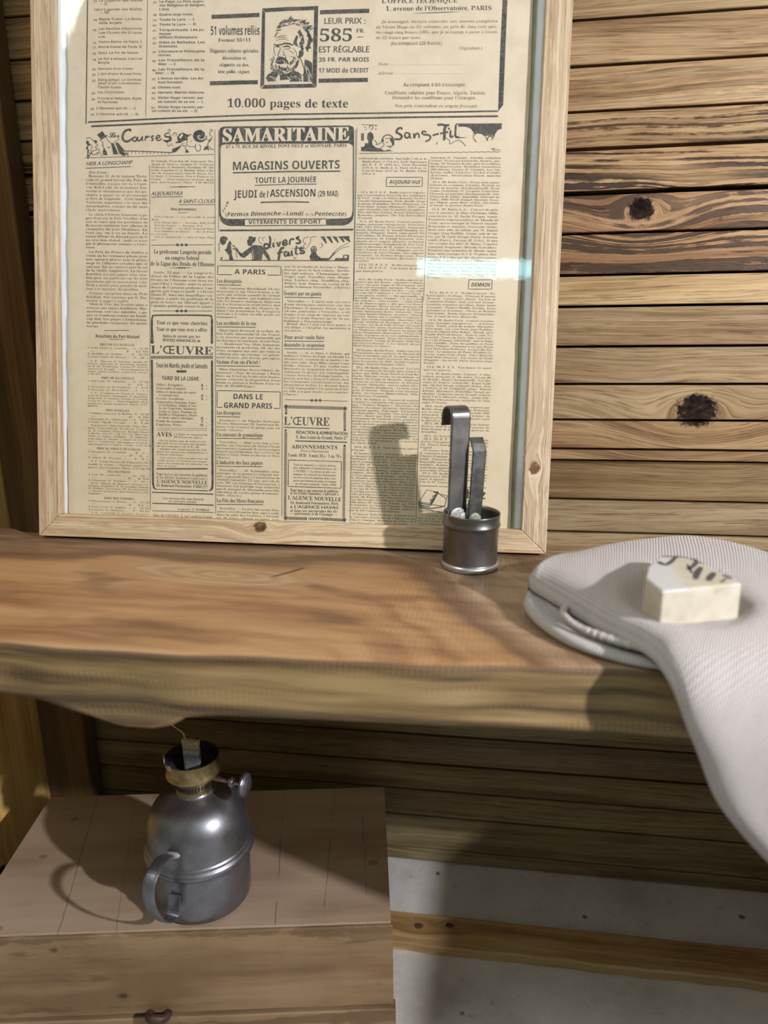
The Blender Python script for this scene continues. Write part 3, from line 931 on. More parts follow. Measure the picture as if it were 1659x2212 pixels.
# the lower layer of the fold, lying on the shelf, with its curled hem
LB = [(0.0290, 0.5640, 0.5), (0.0262, 0.5520, 0.5), (0.0275, 0.5390, 0.5), (0.0325, 0.5230, 0.5), (0.0410, 0.5060, 0.5), (0.0520, 0.4910, 0.5), (0.0640, 0.4805, 0.5), (0.0770, 0.4730, 0.5), (0.0910, 0.4680, 0.5), (0.1070, 0.4650, 0.5), (0.1200, 0.464, 0.5)]
Lc = crom(LB, 60)
inner = Vector((0.155, 0.565, 0.0))
rows = []
uvs = []
ul = 0.0
for i, p in enumerate(Lc):
    s = i / 59
    if i:
        ul += (p - Lc[i - 1]).length
    inn = (inner - Vector((p.x, p.y, 0))).normalized()
    h = 0.0075 + 0.004 * (1 - s)
    zs = shelf_z(p.x) + 0.0004
    pr = []
    e = min(1.0, s * 6 + 0.15)
    for (a, b) in ((0.030, 0.0), (0.004, 0.0), (0.0, 0.12), (-0.0018, 0.45), (-0.0010, 0.80), (0.0022, 1.0), (0.0062, 0.98), (0.0120, 0.80), (0.0220, 0.78), (0.0360, 0.95)):
        pr.append(Vector((p.x, p.y, zs)) + inn * a * e + Vector((0, 0, b * h * (0.75 + 0.5 * (1 - s)))))
    rows.append([q - SO for q in pr])
    uvs.append([(k * 0.004, ul) for k in range(len(pr))])
m = MB()
m.grid(rows)
m.uv = [q for r in uvs for q in r]
m.build('folded_layer', M_knit, sock, smooth=True, subsurf=1)
m = MB()
hc = crom([(0.0560, 0.5260, 0.5020), (0.0515, 0.5130, 0.5025), (0.0540, 0.5020, 0.5010), (0.0630, 0.4925, 0.4985), (0.0750, 0.4835, 0.4978), (0.0880, 0.4750, 0.4975), (0.1010, 0.4690, 0.4975)], 90)
m.tube([p - SO for p in hc], [0.0026 + 0.0007 * abs(sin(k * 0.55)) * (1 if k > 45 else 0.2) for k in range(90)], 10)
m.uv = [(k % 10 * 0.001, k // 10 * 0.001) for k in range(len(m.v))]
m.build('hem', M_knit, sock, smooth=True)

# ------------------------------------------------------------------ soap block on the sock
def soapm():
    t = NT('cream_soap')
    X = t.xyz()
    n1 = t.noise(t.vec(*X), 70.0, 3.0, 0.6)
    n2 = t.noise(t.vec(X[0], X[1], t.mul(X[2], 6.0)), 160.0, 2.0, 0.6)
    c = t.ramp(t.add(t.mul(n1, 0.7), t.mul(n2, 0.3)), [(0.32, (0.42, 0.365, 0.285)), (0.5, (0.52, 0.47, 0.39)), (0.68, (0.57, 0.525, 0.455))])
    # chalky bloom on the left of the top
    fr = t.mul(t.ss(t.add(X[0], t.mul(t.sub(n1, 0.5), 0.02)), -0.004, -0.012), t.ss(X[2], 0.0235, 0.0255))
    c = t.mix(t.mul(fr, 0.9), c, (0.54, 0.535, 0.565))
    t.base(c, 0.55, 0.0, 0.3)
    t.b.inputs['Subsurface Weight'].default_value = 0.0
    t.bump(n1, 0.15, 0.001)
    return t.m
M_soap = soapm()
M_mark = plain('stamped_letters', (0.075, 0.070, 0.080), 0.7)
SX, SY, SZ = 0.134, 0.508, 0.5108
soap = empty('soap_block', 'small cream block of soap with stamped script letters on top, resting on the knitted sock', 'soap', (SX, SY, SZ))
sp = [(0.1030, 0.4960), (0.1087, 0.4704), (0.1639, 0.4915), (0.1585, 0.5103), (0.1491, 0.5291), (0.1373, 0.5467), (0.1219, 0.5436), (0.1095, 0.5211)]
m = MB()
m.prism([(x - SX, y - SY) for x, y in sp], 0.0, 0.0262)
m.build('block', M_soap, soap, bevel=0.0016, seg=3)
def ribbon_mesh(strokes, z, height):
    mm = MB()
    for pts_, w0 in strokes:
        c = crom([(x, y, 0) for x, y in pts_], 18)
        L, R_ = [], []
        for i, p in enumerate(c):
            d = (c[min(i + 1, 17)] - c[max(i - 1, 0)]).normalized()
            nn = Vector((-d.y, d.x, 0))
            ww = w0 * (0.35 + 0.65 * sin(pi * (0.12 + 0.78 * i / 17)))
            L.append(p + nn * ww)
            R_.append(p - nn * ww)
        rows_ = [[(L[i].x, L[i].y, z), (R_[i].x, R_[i].y, z), (R_[i].x, R_[i].y, z + height), (L[i].x, L[i].y, z + height)] for i in range(18)]
        mm.grid(rows_, closed_v=True)
    return mm
marks = [([(-0.0162, 0.0176), (-0.0146, 0.0224), (-0.0131, 0.016), (-0.0079, 0.0215), (-0.0014, 0.0340), (0.0018, 0.0365)], 0.0012),
         ([(-0.0112, 0.0350), (-0.0060, 0.0362), (0.0020, 0.0360), (0.0070, 0.0340)], 0.0008),
         ([(0.0080, 0.0330), (0.0116, 0.0290), (0.0091, 0.0205), (0.0033, 0.0106), (0.0003, 0.009)], 0.0012),
         ([(0.0117, 0.0145), (0.0056, 0.0006), (0.0012, -0.0123)], 0.0016),
         ([(0.0174, 0.003), (0.0127, -0.006), (0.0089, -0.0147)], 0.0016),
         ([(0.0125, 0.0245), (0.0150, 0.0215)], 0.0006), ([(0.0217, 0.0072), (0.0231, 0.0068)], 0.0006),
         ([(0.0212, -0.002), (0.0234, -0.0035), (0.0253, -0.0093)], 0.0012),
         ([(0.0021, -0.0001), (0.0033, 0.0193)], 0.0007), ([(0.0222, -0.0081), (0.0159, -0.0171)], 0.0006)]
ribbon_mesh([(a_, b_ * 1.45) for a_, b_ in marks], 0.02615, 0.00015).build('stamped_letters', M_mark, soap)

# ------------------------------------------------------------------ framed newspaper leaning on the wall
d2 = Vector((0.99606, 0.08301, -0.03117)).normalized()
d1 = Vector((0.01701, 0.16613, 0.98596))
d1 = (d1 - d2 * d1.dot(d2)).normalized()
din = d1.cross(d2)
BLc = Vector((-0.44853, 0.64956, 0.50374))
fm = Matrix((d2, din, d1)).transposed().to_4x4()
fm.translation = BLc
frame = empty('framed_newspaper', 'old newspaper page behind glass in a pale oak frame leaning on the back wall', 'framed newspaper', mat=fm)
FW, FH, FT = 0.5010, 0.70, 0.020
RL, RR, RB, RT_ = 0.0215, 0.0240, 0.0222, 0.0220
# local axes of the frame: x to the right, y into the wall, z up the picture
def rail(name, quad, mat):
    mm = MB()
    mm.quad_box([(x, 0.0, z) for x, z in quad] + [(x, FT, z) for x, z in quad])
    o = mm.build(name, mat, frame, bevel=0.0007, seg=2)
    return o
g_ = 0.00012
rail('frame_rail', [(0, g_), (RL, RB + g_), (RL, FH - RT_ - g_), (0, FH - g_)], M_oak)
rail('frame_rail', [(FW - RR, RB + g_), (FW, g_), (FW, FH - g_), (FW - RR, FH - RT_ - g_)], M_oak)
rail('frame_rail', [(g_, 0), (FW - g_, 0), (FW - RR - g_, RB), (RL + g_, RB)], M_oakx)
rail('frame_rail', [(RL + g_, FH - RT_), (FW - RR - g_, FH - RT_), (FW - g_, FH), (g_, FH)], M_oakx)
x0, x1, z0, z1 = RL, FW - RR, RB, FH - RT_
m = MB(); m.box(x0, x1, 0.0158, 0.0190, z0, z1)
m.build('backing_card', M_white, frame)
for q in ((x0, x0 + 0.0012, z0, z1), (x1 - 0.0012, x1, z0, z1)):
    m = MB(); m.box(q[0], q[1], 0.0106, 0.0157, q[2], q[3])
    m.build('spacer_strip', M_white, frame)
m = MB(); m.box(0.060, 0.4705, 0.0145, 0.0157, z0, z1)
m.build('mount_strip', M_olive, frame)

def glass_mat():
    t = NT('picture_glass')
    tr = t.n('ShaderNodeBsdfTransparent')
    tr.inputs[0].default_value = (0.985, 0.995, 0.99, 1)
    gl = t.n('ShaderNodeBsdfGlossy')
    gl.inputs['Roughness'].default_value = 0.035
    X = t.xyz()
    b = t.n('ShaderNodeBump')
    b.inputs['Strength'].default_value = 0.03
    b.inputs['Distance'].default_value = 0.001
    t.put(b.inputs['Height'], t.noise(t.vec(X[0], X[1], X[2]), 90.0, 2.0, 0.5))
    t.t.links.new(b.outputs[0], gl.inputs['Normal'])
    lw = t.n('ShaderNodeLayerWeight')
    lw.inputs['Blend'].default_value = 0.5
    f5 = t.ma('POWER', lw.outputs['Facing'], 5.0)
    fr = t.add(0.040, t.mul(f5, 0.94))
    mx = t.n('ShaderNodeMixShader')
    t.put(mx.inputs[0], fr)
    t.t.links.new(tr.outputs[0], mx.inputs[1])
    t.t.links.new(gl.outputs[0], mx.inputs[2])
    t.t.links.new(mx.outputs[0], t.out.inputs['Surface'])
    return t.m
M_glass = glass_mat()
m = MB(); m.box(x0 + 0.0002, x1 - 0.0002, 0.0088, 0.0104, z0 + 0.0002, z1 - 0.0002)
m.build('glass_pane', M_glass, frame)

# ---- the sheet: layout in image pixels, mapped to millimetres on the sheet's own plane
HM = (0.4545154924, -0.0074530752, -36.4219894628, 0.0162095223, -0.4448422063, 511.4627813712, 3.746756989e-05, -5.76955295727e-05)
def page(x, y):
    wq = HM[6] * x + HM[7] * y + 1.0
    return ((HM[0] * x + HM[1] * y + HM[2]) / wq * 0.001, (HM[3] * x + HM[4] * y + HM[5]) / wq * 0.001)
PY = 0.0135
def relief(u, v):
    r = 0.00035 * exp(-((u - 0.243 - 0.006 * sin(v * 7)) / 0.010) ** 2)
    r -= 0.00025 * exp(-((u - 0.262) / 0.014) ** 2)
    r += 0.00030 * exp(-((v - 0.303 + 0.04 * (u - 0.35)) / 0.006) ** 2) * max(0.0, min(1.0, (u - 0.24) * 8))
    r += 0.00014 * sin(u * 61 + 3 * sin(v * 17)) * sin(v * 39 + 2 * sin(u * 23))
    r += 0.00045 * exp(-((v - 0.105 + 0.9 * (u - 0.075)) / 0.004) ** 2) * exp(-((u - 0.075) / 0.05) ** 2)
    r += 0.00035 * exp(-((v - 0.445 + 1.1 * (u - 0.19)) / 0.005) ** 2) * exp(-((u - 0.185) / 0.04) ** 2)
    r += 0.00035 * max(0, u - 0.44) * 20 * sin(v * 90 + 5 * sin(v * 31))
    return r
def paper():
    t = NT('yellowed_newsprint')
    X = t.xyz()
    v = t.vec(*X)
    n1 = t.noise(v, 14.0, 4.0, 0.6)
    n2 = t.noise(v, 260.0, 3.0, 0.65)
    n3 = t.noise(v, 45.0, 3.0, 0.6)
    yl = t.ss(t.add(t.mul(X[2], -1.0), t.mul(t.sub(n1, 0.5), 0.25)), -0.42, -0.05)
    c = t.mix(yl, (0.72, 0.590, 0.480), (0.70, 0.575, 0.430))
    c = t.mix(t.mul(t.ss(n3, 0.40, 0.75), 0.42), c, (0.58, 0.46, 0.32))
    c = t.mix(t.mul(t.ss(n1, 0.50, 0.75), 0.35), c, (0.77, 0.62, 0.49))
    c = t.mix(t.mul(t.ss(n2, 0.55, 0.8), 0.18), c, (0.48, 0.37, 0.24))
    edge = t.mul(t.ss(X[0], 0.452, 0.468), t.ss(n3, 0.35, 0.6), 0.35)
    c = t.mix(edge, c, (0.62, 0.48, 0.33))
    t.base(c, 0.9, 0.0, 0.15)
    t.bump(t.add(t.mul(n2, 0.5), n3), 0.16, 0.0015)
    return t.m
M_paper = paper()
def inkmat(name, c, patch):
    t = NT(name)
    X = t.xyz()
    n1 = t.noise(t.vec(*X), 420.0, 3.0, 0.65)
    n2 = t.noise(t.vec(*X), 35.0, 2.0, 0.5)
    l = tuple(a + patch * (b - a) for a, b in zip(c, (0.60, 0.47, 0.30)))
    t.base(t.mix(t.ss(t.add(t.mul(n1, 0.7), t.mul(n2, 0.3)), 0.40, 0.62), c, l), 0.85, 0.0, 0.15)
    return t.m
M_ink = inkmat('printing_ink', (0.050, 0.052, 0.062), 0.16)
M_inks = inkmat('small_type_ink', (0.115, 0.098, 0.078), 0.46)
M_inkf = inkmat('faded_type_ink', (0.18, 0.145, 0.105), 0.50)

NU, NV = 90, 120
rows = []
for j in range(NV + 1):
    v = 0.018 + (0.672 - 0.018) * j / NV
    ul = 0.0240 + 0.0055 * min(1.0, v / 0.5) + 0.0004 * sin(v * 60) + 0.0003 * sin(v * 173)
    ur = 0.4672 + 0.0004 * sin(v * 45 + 1)
    if v > 0.45:
        ur -= 0.0
    rows.append([(ul + (ur - ul) * i / NU, PY - relief(ul + (ur - ul) * i / NU, v), v) for i in range(NU + 1)])
m = MB()
m.grid(rows)
back = [[(p[0], 0.0144, p[2]) for p in r] for r in (rows[0], rows[-1])]
sheet = m.build('newspaper', M_paper, frame, smooth=True)

# ---- print
class Print:
    def __init__(s):
        s.v = []
        s.f = []
        s.m = []
    def tri(s, pts, faces, mat, lift=0.00012):
        b = len(s.v)
        for (u, v) in pts:
            s.v.append((u, PY - relief(u, v) - lift, v))
        for f in faces:
            s.f.append(tuple(b + i for i in f))
            s.m.append(mat)
    def build(s, name):
        me = bpy.data.meshes.new(name)
        me.from_pydata(s.v, [], s.f)
        for m_ in (M_ink, M_inks, M_inkf, M_paper):
            me.materials.append(m_)
        me.polygons.foreach_set('material_index', s.m)
        o = bpy.data.objects.new(name, me)
        col.objects.link(o)
        o.parent = sheet
        return o
INK, SML, FAD, PAP = 0, 1, 2, 3
tc = bpy.data.curves.new('type_sort', 'FONT')
tob = bpy.data.objects.new('type_sort', tc)
col.objects.link(tob)
STY = {'b': (0x1d400, 0x1d41a, 0x1d7ce), 'i': (0x1d434, 0x1d44e, 0), 'c': (0x1d4d0, 0x1d4ea, 0), 'S': (0x1d5d4, 0x1d5ee, 0x1d7ec), 'I': (0x1d63c, 0x1d656, 0), 't': (0x1d670, 0x1d68a, 0x1d7f6), 'k': (0x1d468, 0x1d482, 0)}
def styled(s, st):
    if st not in STY:
        return s
    A, a_, d_ = STY[st]
    r = ''
    for ch in s:
        if 'A' <= ch <= 'Z':
            r += chr(A + ord(ch) - 65)
        elif ch == 'h' and st == 'i':
            r += '\u210e'
        elif 'a' <= ch <= 'z':
            r += chr(a_ + ord(ch) - 97)
        elif d_ and '0' <= ch <= '9':
            r += chr(d_ + ord(ch) - 48)
        else:
            r += ch
    return r
CAP = {'b': 0.68, 'i': 0.66, 'c': 0.70, 'S': 0.71, 'I': 0.71, 't': 0.62, 's': 0.69, 'k': 0.68}
glyph_cache = {}
def shape(text, st, res, shear=0.0):
    """flat type for one line: vertices, faces, width (for a type size of 1)"""
    key = (text, st, res, shear)
    if key in glyph_cache:
        return glyph_cache[key]
    tc.body = styled(text, st)
    tc.resolution_u = res
    tc.shear = shear
    dg = bpy.context.evaluated_depsgraph_get()
    ev = tob.evaluated_get(dg)
    me = ev.to_mesh()
    V = [(p.co.x, p.co.y) for p in me.vertices]
    F = [tuple(p.vertices) for p in me.polygons]
    ev.to_mesh_clear()
    if V:
        xa = min(p[0] for p in V)
        xb = max(p[0] for p in V)
    else:
        xa, xb = 0.0, 1.0
    r = ([(x - xa, y) for x, y in V], F, xb - xa)
    glyph_cache[key] = r
    return r
K = [0.0, 0.0, 1.0]
def crop(ox, oy, s_):
    K[:] = [ox, oy, s_]
def pg(x, y):
    return page(K[0] + x / K[2], K[1] + y / K[2])
def T(P, st, text, xa, y, xb, cap, mat=INK, res=3, lift=0.00012, bold=0.0, shear=0.0, rise=None):
    """one line of type: left end (xa, y) on the base line, right end xb, cap height cap"""
    V, F, wd_ = shape(text, st, res, shear)
    if not V:
        return
    u0, v0 = pg(xa, y)
    u1, v1 = pg(xb, y if rise is None else rise)
    if rise is None:
        v1 = v0
    _, vt = pg((xa + xb) / 2, y)
    _, vc = pg((xa + xb) / 2, y - cap)
    sy = (vc - vt) / CAP[st]
    sx = (u1 - u0) / wd_
    k = (v1 - v0) / (u1 - u0)
    P.tri([(u0 + x * sx, v0 + yy * sy + k * x * sx) for x, yy in V], F, mat, lift)
    if bold:
        for d_ in (-bold, bold):
            P.tri([(u0 + x * sx + d_ * 0.001, v0 + yy * sy + k * x * sx) for x, yy in V], F, mat, lift + 0.00001 * (2 if d_ > 0 else 1))
def block(P, st, x0, y0, x1, y1, text, mat=SML, cap=None, res=1, yr=None, skew=0.0):
    """a column of justified lines separated by |; a leading > indents, a trailing ~ leaves the line short"""
    L = text.split('|')
    n = len(L)
    u0, v0 = pg(x0, y0)
    u1, v0r = pg(x1, y0)
    _, v1 = pg(x0, y1)
    ub, _ = pg(x0 + skew, y1)
    pitch = (v0 - v1) / n
    h = pitch * (cap or 0.62)
    sy = h / CAP[st]
    wmean = None
    ws = []
    for l in L:
        t_ = l.strip('>~')
        ws.append(shape(t_, st, res)[2] if t_ else 1)
    full = sorted(w_ for w_, l in zip(ws, L) if not l.endswith('~') and not l.startswith('>'))
    ref = (u1 - u0) / (full[len(full) // 2] if full else max(ws))
    for i, l in enumerate(L):
        t_ = l.strip('>~')
        if not t_:
            continue
        V, F, wd_ = shape(t_, st, res)
        a = u0 + (ub - u0) * i / n + (0.045 * (u1 - u0) if l.startswith('>') else 0)
        e = u1 + (ub - u0) * i / n
        sx = ref if l.endswith('~') else (e - a) / wd_
        v = v0 - pitch * (i + 0.78)
        P.tri([(a + x * sx, v + yy * sy) for x, yy in V], F, mat)
def poly(P, pts, mat=INK, lift=0.00012):
    q = [pg(x, y) for x, y in pts]
    tr = tessellate_polygon([[Vector((u, v, 0)) for u, v in q]])
    V = list(q)
    done = []
    todo = [tuple(t_) for t_ in tr]
    while todo:      # large areas are cut up so that they follow the creases of the sheet
        a, b, c = todo.pop()
        e = [((V[i][0] - V[j][0]) ** 2 + (V[i][1] - V[j][1]) ** 2, i, j, k) for i, j, k in ((a, b, c), (b, c, a), (c, a, b))]
        L_, i, j, k = max(e)
        if L_ > 0.004 ** 2:
            V.append(((V[i][0] + V[j][0]) / 2, (V[i][1] + V[j][1]) / 2))
            n = len(V) - 1
            todo += [(i, n, k), (n, j, k)]
        else:
            done.append((a, b, c))
    P.tri(V, done, mat, lift)
def stroke(P, pts, wid, mat=INK, lift=0.00013, n=None, smooth=True, taper=0.0):
    q = [Vector((*pg(x, y), 0)) for x, y in pts]
    hw = wid / K[2] * 0.00045 * (0.60 if taper else 0.5)
    if smooth and len(q) > 2:
        q = crom(q, n or (len(q) - 1) * 5 + 1)
    q2 = [q[0]]
    for a_, b_2 in zip(q, q[1:]):
        m2 = max(1, int((b_2 - a_).length / 0.003))
        for k in range(1, m2 + 1):
            q2.append(a_.lerp(b_2, k / m2))
    q = q2
    V = []
    N_ = len(q)
    for i, p in enumerate(q):
        d_ = (q[min(i + 1, N_ - 1)] - q[max(i - 1, 0)])
        d_ = d_.normalized() if d_.length > 1e-9 else Vector((1, 0, 0))
        nn = Vector((-d_.y, d_.x, 0))
        k = 1.0
        if taper:
            k = 1 - taper * abs(2 * i / (N_ - 1) - 1) ** 1.5
        V += [tuple((p + nn * hw * k)[:2]), tuple((p - nn * hw * k)[:2])]
    P.tri(V, [(2 * i, 2 * i + 1, 2 * i + 3, 2 * i + 2) for i in range(N_ - 1)], mat, lift)
def line(P, xa, ya, xb, yb, wid, mat=INK):
    n = 12
    stroke(P, [(xa + (xb - xa) * k / n, ya + (yb - ya) * k / n) for k in range(n + 1)], wid, mat, smooth=False)
def disc(P, x, y, rx, ry=None, mat=INK, lift=0.00012, n=20):
    ry = ry or rx
    poly(P, [(x + rx * cos(2 * pi * k / n), y + ry * sin(2 * pi * k / n)) for k in range(n)], mat, lift)
def ornament(P, x, y, s_):
    for dx in (-s_ * 2.1, 0, s_ * 2.1):
        poly(P, [(x + dx - s_, y), (x + dx, y - s_ * 0.8), (x + dx + s_, y), (x + dx, y + s_ * 0.8)])

# ---- content of the page, section by section
ads = Print()      # advertisement at the top and the boxed notices
head = Print()     # headings
body = Print()     # small type
rules = Print()    # column rules

# list of volumes, upper left
crop(130, 0, 4.74)
for num, yn, xl, rows_ in (
    ('12.', 22, 338, [('La Légende des Siècles', 398, 18, 845), ('— II.', 400, 52, 490)]),
    ('13', 112, 343, [('La Légende des Siècles.', 392, 108, 845), ('— III.', 400, 140, 505)]),
    ('14.', 216, 338, [('Marie Tudor, La Esme-', 397, 208, 845), ('ralda, Angelo.', 397, 246, 635)]),
    ('15.', 320, 334, [('Les Feuilles d’Automne,', 397, 306, 845), ('Les Chants du Crépus-', 397, 347, 845), ('cule.', 390, 388, 465)]),
    ('16.', 450, 333, [('Notre-Dame de Paris. I.', 395, 440, 842)]), ('17.', 500, 331, [('Notre-Dame de Paris. II.', 392, 492, 842)]),
    ('18.', 562, 331, [('Dieu, La Fin de Satan.', 392, 553, 805)]),
    ('19.', 624, 329, [('Le Roi s’amuse, Lucrèce', 390, 613, 840), ('Borgia.', 390, 652, 510)]),
    ('20.', 722, 328, [('Histoire d’un Crime.', 388, 716, 752)]), ('21.', 778, 327, [('L’Art d’être Grand-Père.', 388, 768, 834)]),
    ('22.', 838, 326, [('Burg-Jargal, Le Dernier', 388, 828, 834), ('Jour d’un Condamné,', 386, 864, 834), ('Claude Gueux.', 385, 904, 635)]),
    ('23.', 966, 320, [('Les Châtiments.', 384, 955, 662)]), ('24.', 1028, 318, [('France et Belgique, Alpes', 384, 1018, 834), ('et Pyrénées.', 384, 1056, 594)]),
    ('25.', 1127, 310, [('L’Homme qui rit. — I.', 374, 1119, 778)]), ('26.', 1185, 310, [('L’Homme qui rit. — II.', 374, 1179, 806)]),
    ('37.', 36, 952, [('Le Pape, La Pitié suprê-', 1018, 28, 1478), ('me, Religions et Religion,', 1018, 66, 1484), ('L’Ane.', 1016, 106, 1122)]),
    ('38.', 164, 950, [('Quatre-vingt-treize.', 1015, 160, 1362)]), ('39.', 218, 948, [('Toute la Lyre. — I.', 1015, 212, 1380)]), ('40.', 270, 947, [('Toute la Lyre. — II.', 1015, 262, 1398)]),
    ('41.', 325, 946, [('Torquemada, Les Ju-', 1014, 318, 1482), ('meaux.', 1012, 357, 1140)]), ('42.', 402, 945, [('William Shakespeare.', 1012, 394, 1410)]),
    ('43.', 454, 944, [('Odes et Ballades, Les', 1012, 446, 1480), ('Orientales.', 1010, 486, 1205)]), ('44.', 544, 943, [('Littérature et Philosophie', 1010, 538, 1482), ('mêlées.', 1008, 576, 1138)]),
    ('45.', 636, 942, [('Les Travailleurs de la', 1008, 628, 1476), ('Mer. — I.', 1008, 668, 1188)]), ('46.', 730, 941, [('Les Travailleurs de la', 1006, 722, 1474), ('Mer. — II.', 978, 760, 1176)]),
    ('47.', 822, 938, [('L’Année terrible, Les An-', 1003, 814, 1474), ('nées funestes.', 1003, 854, 1260)]), ('48.', 910, 937, [('Choses vues.', 1002, 906, 1238)]),
    ('49.', 964, 936, [('Hernani, Marion Delorme', 1002, 958, 1474)]), ('50.', 1018, 935, [('Victor Hugo raconté par', 1000, 1012, 1468), ('un témoin de sa vie. — I.', 1000, 1053, 1468)]),
    ('51.', 1114, 934, [('Victor Hugo raconté par', 1000, 1107, 1468), ('un témoin de sa vie. — II.', 940, 1146, 1410)])):
    T(body, 'S', num, xl, yn, xl + 44, 22, SML, 2)
    for s_, xa, y, xb in rows_:
        T(body, 'S', s_, xa, y, xb, 24, INK if xa > 900 else SML, 2)
line(rules, 280, 0, 265, 1270, 11)
line(rules, 895, 0, 876, 1190, 5)

# advertisement, upper middle
crop(440, 0, 4.608)
T(ads, 'S', '51 volumes reliés', 70, 348, 555, 88, INK, 4)
T(ads, 'b', 'Format 16×11', 145, 415, 468, 34, INK, 3)
T(ads, 'b', 'Élégantes reliures spéciales,', 64, 524, 550, 36, INK, 3)
T(ads, 'b', 'décoration or,', 188, 594, 430, 34, INK, 3)
T(ads, 'b', 'étiquette au dos,', 155, 662, 452, 34, INK, 3)
T(ads, 'b', 'tête polie, signet.', 142, 730, 460, 34, INK, 3)
T(ads, 's', 'LEUR PRIX :', 1202, 238, 1610, 60, INK, 3, bold=0.10)
T(ads, 'b', '585', 1155, 412, 1475, 122, INK, 5)
T(ads, 'b', 'FR.', 1518, 324, 1600, 38, INK, 3)
line(ads, 1530, 370, 1588, 367, 6)
T(ads, 's', 'EST RÉGLABLE', 1148, 522, 1648, 62, INK, 3, bold=0.10)
T(ads, 'S', '35 FR. PAR MOIS', 1145, 614, 1645, 42, INK, 3)
T(ads, 'S', '17 MOIS de CRÉDIT', 1145, 722, 1640, 44, INK, 3)
T(ads, 'b', '10.000 pages de texte', 236, 1068, 1436, 84, INK, 5)
for (xa, ya, xb, yb) in ((78, 168, 555, 148), (62, 829, 538, 818), (1158, 122, 1648, 108), (1144, 803, 1634, 795)):
    line(ads, xa, ya, xb, yb, 38)
poly(ads, [(582, 84), (1140, 58), (1140, 70), (1104, 100), (1104, 98), (616, 122), (584, 92)])
poly(ads, [(1140, 62), (1122, 868), (1080, 828), (1100, 104)])
poly(ads, [(1116, 870), (572, 884), (606, 846), (1078, 832)])
poly(ads, [(564, 876), (582, 96), (612, 126), (602, 842)])
crop(0, 0, 1)
stroke(rules, [(190, 264), (400, 254), (620, 247), (850, 244), (1075, 240)], 3.2)
stroke(rules, [(197, 273), (400, 264), (620, 258), (850, 254), (1076, 251)], 3.6)
poly(rules, [(1085.5, 0), (1096, 0), (1091, 120), (1087, 226), (1076, 241), (1080, 120)])

# portrait: bearded old man in engraver's strokes
port = Print()
crop(440, 0, 4.608)
rp = random.Random(11)
def hatch(P, pts, n, l, wd_, ang, spread=0.5, mat=INK):
    """short engraved strokes scattered along a line"""
    c = crom([(x, y, 0) for x, y in pts], n)
    for p in c:
        a = ang + rp.uniform(-spread, spread)
        x, y = p.x + rp.uniform(-9, 9), p.y + rp.uniform(-9, 9)
        ll = l * rp.uniform(0.6, 1.3)
        bx, by = rp.uniform(-6, 6), rp.uniform(-6, 6)
        stroke(P, [(x, y), (x + cos(a) * ll * 0.5 + bx, y + sin(a) * ll * 0.5 + by), (x + cos(a) * ll, y + sin(a) * ll)], wd_ * rp.uniform(0.7, 1.3), mat, n=5, taper=0.7)
# coat
poly(port, [(618, 775), (640, 740), (690, 710), (745, 735), (715, 790), (720, 808), (640, 812)])
poly(port, [(760, 745), (830, 735), (900, 700), (945, 725), (975, 770), (978, 812), (850, 815), (870, 790), (760, 800)])
poly(port, [(1005, 590), (1040, 600), (1080, 625), (1078, 815), (990, 812), (992, 750), (1000, 690)])
stroke(port, [(960, 575), (985, 640), (1000, 700), (985, 750), (930, 715)], 8)
stroke(port, [(940, 620), (930, 660), (890, 700)], 6)
hatch(port, [(1010, 640), (1040, 700), (1050, 790)], 10, 60, 5, 1.3, 0.2, PAP)
hatch(port, [(650, 760), (690, 770), (700, 800)], 6, 30, 4, 0.6, 0.4, PAP)
hatch(port, [(820, 770), (900, 760), (950, 790)], 8, 40, 4, 0.5, 0.4, PAP)
# hair
for pts_, n_2, l_, w_ in (([(720, 300), (745, 250), (800, 215), (870, 205)], 26, 45, 7), ([(870, 205), (950, 215), (1010, 250), (1030, 300)], 26, 48, 8),
                          ([(760, 280), (840, 240), (930, 250), (990, 290)], 20, 50, 5), ([(1000, 280), (1035, 340), (1040, 410), (1015, 480)], 34, 42, 13),
                          ([(960, 300), (990, 360), (985, 440), (975, 520)], 34, 40, 11), ([(990, 500), (980, 540), (960, 560)], 12, 30, 9), ([(715, 320), (705, 370), (720, 340)], 8, 26, 5)):
    hatch(port, pts_, n_2, l_, w_, 0.55 if pts_[0][1] < 295 and pts_[0][0] > 900 else (2.0 if pts_[0][0] > 940 else -0.4), 0.5)
poly(port, [(900, 400), (925, 350), (940, 365), (925, 420), (945, 470), (915, 455), (890, 440)])
# brow, eyes, nose, moustache
for pts_, w_ in (([(715, 385), (760, 370), (840, 385)], 5), ([(720, 405), (775, 392), (850, 405)], 4), ([(735, 365), (790, 355), (830, 362)], 4),
                 ([(700, 440), (740, 452), (775, 440)], 12), ([(770, 455), (800, 435), (860, 440), (890, 455)], 13), ([(790, 470), (830, 462), (865, 472)], 12), ([(800, 486), (835, 492), (870, 480)], 5),
                 ([(710, 470), (735, 462), (755, 474)], 10), ([(770, 470), (752, 520), (738, 555), (760, 562)], 6), ([(790, 500), (800, 540), (785, 562)], 5), ([(800, 540), (820, 570), (815, 590)], 5),
                 ([(700, 440), (700, 500), (712, 560)], 5), ([(890, 480), (920, 520), (930, 570)], 5), ([(845, 505), (880, 520), (900, 540)], 4), ([(860, 560), (900, 575), (925, 600)], 4)):
    stroke(port, pts_, w_, n=12, taper=0.6)
poly(port, [(720, 600), (735, 570), (770, 566), (810, 575), (840, 610), (850, 645), (815, 632), (775, 640), (745, 640), (715, 625)])
hatch(port, [(740, 600), (790, 600), (830, 630)], 9, 24, 4, 1.2, 0.4, PAP)
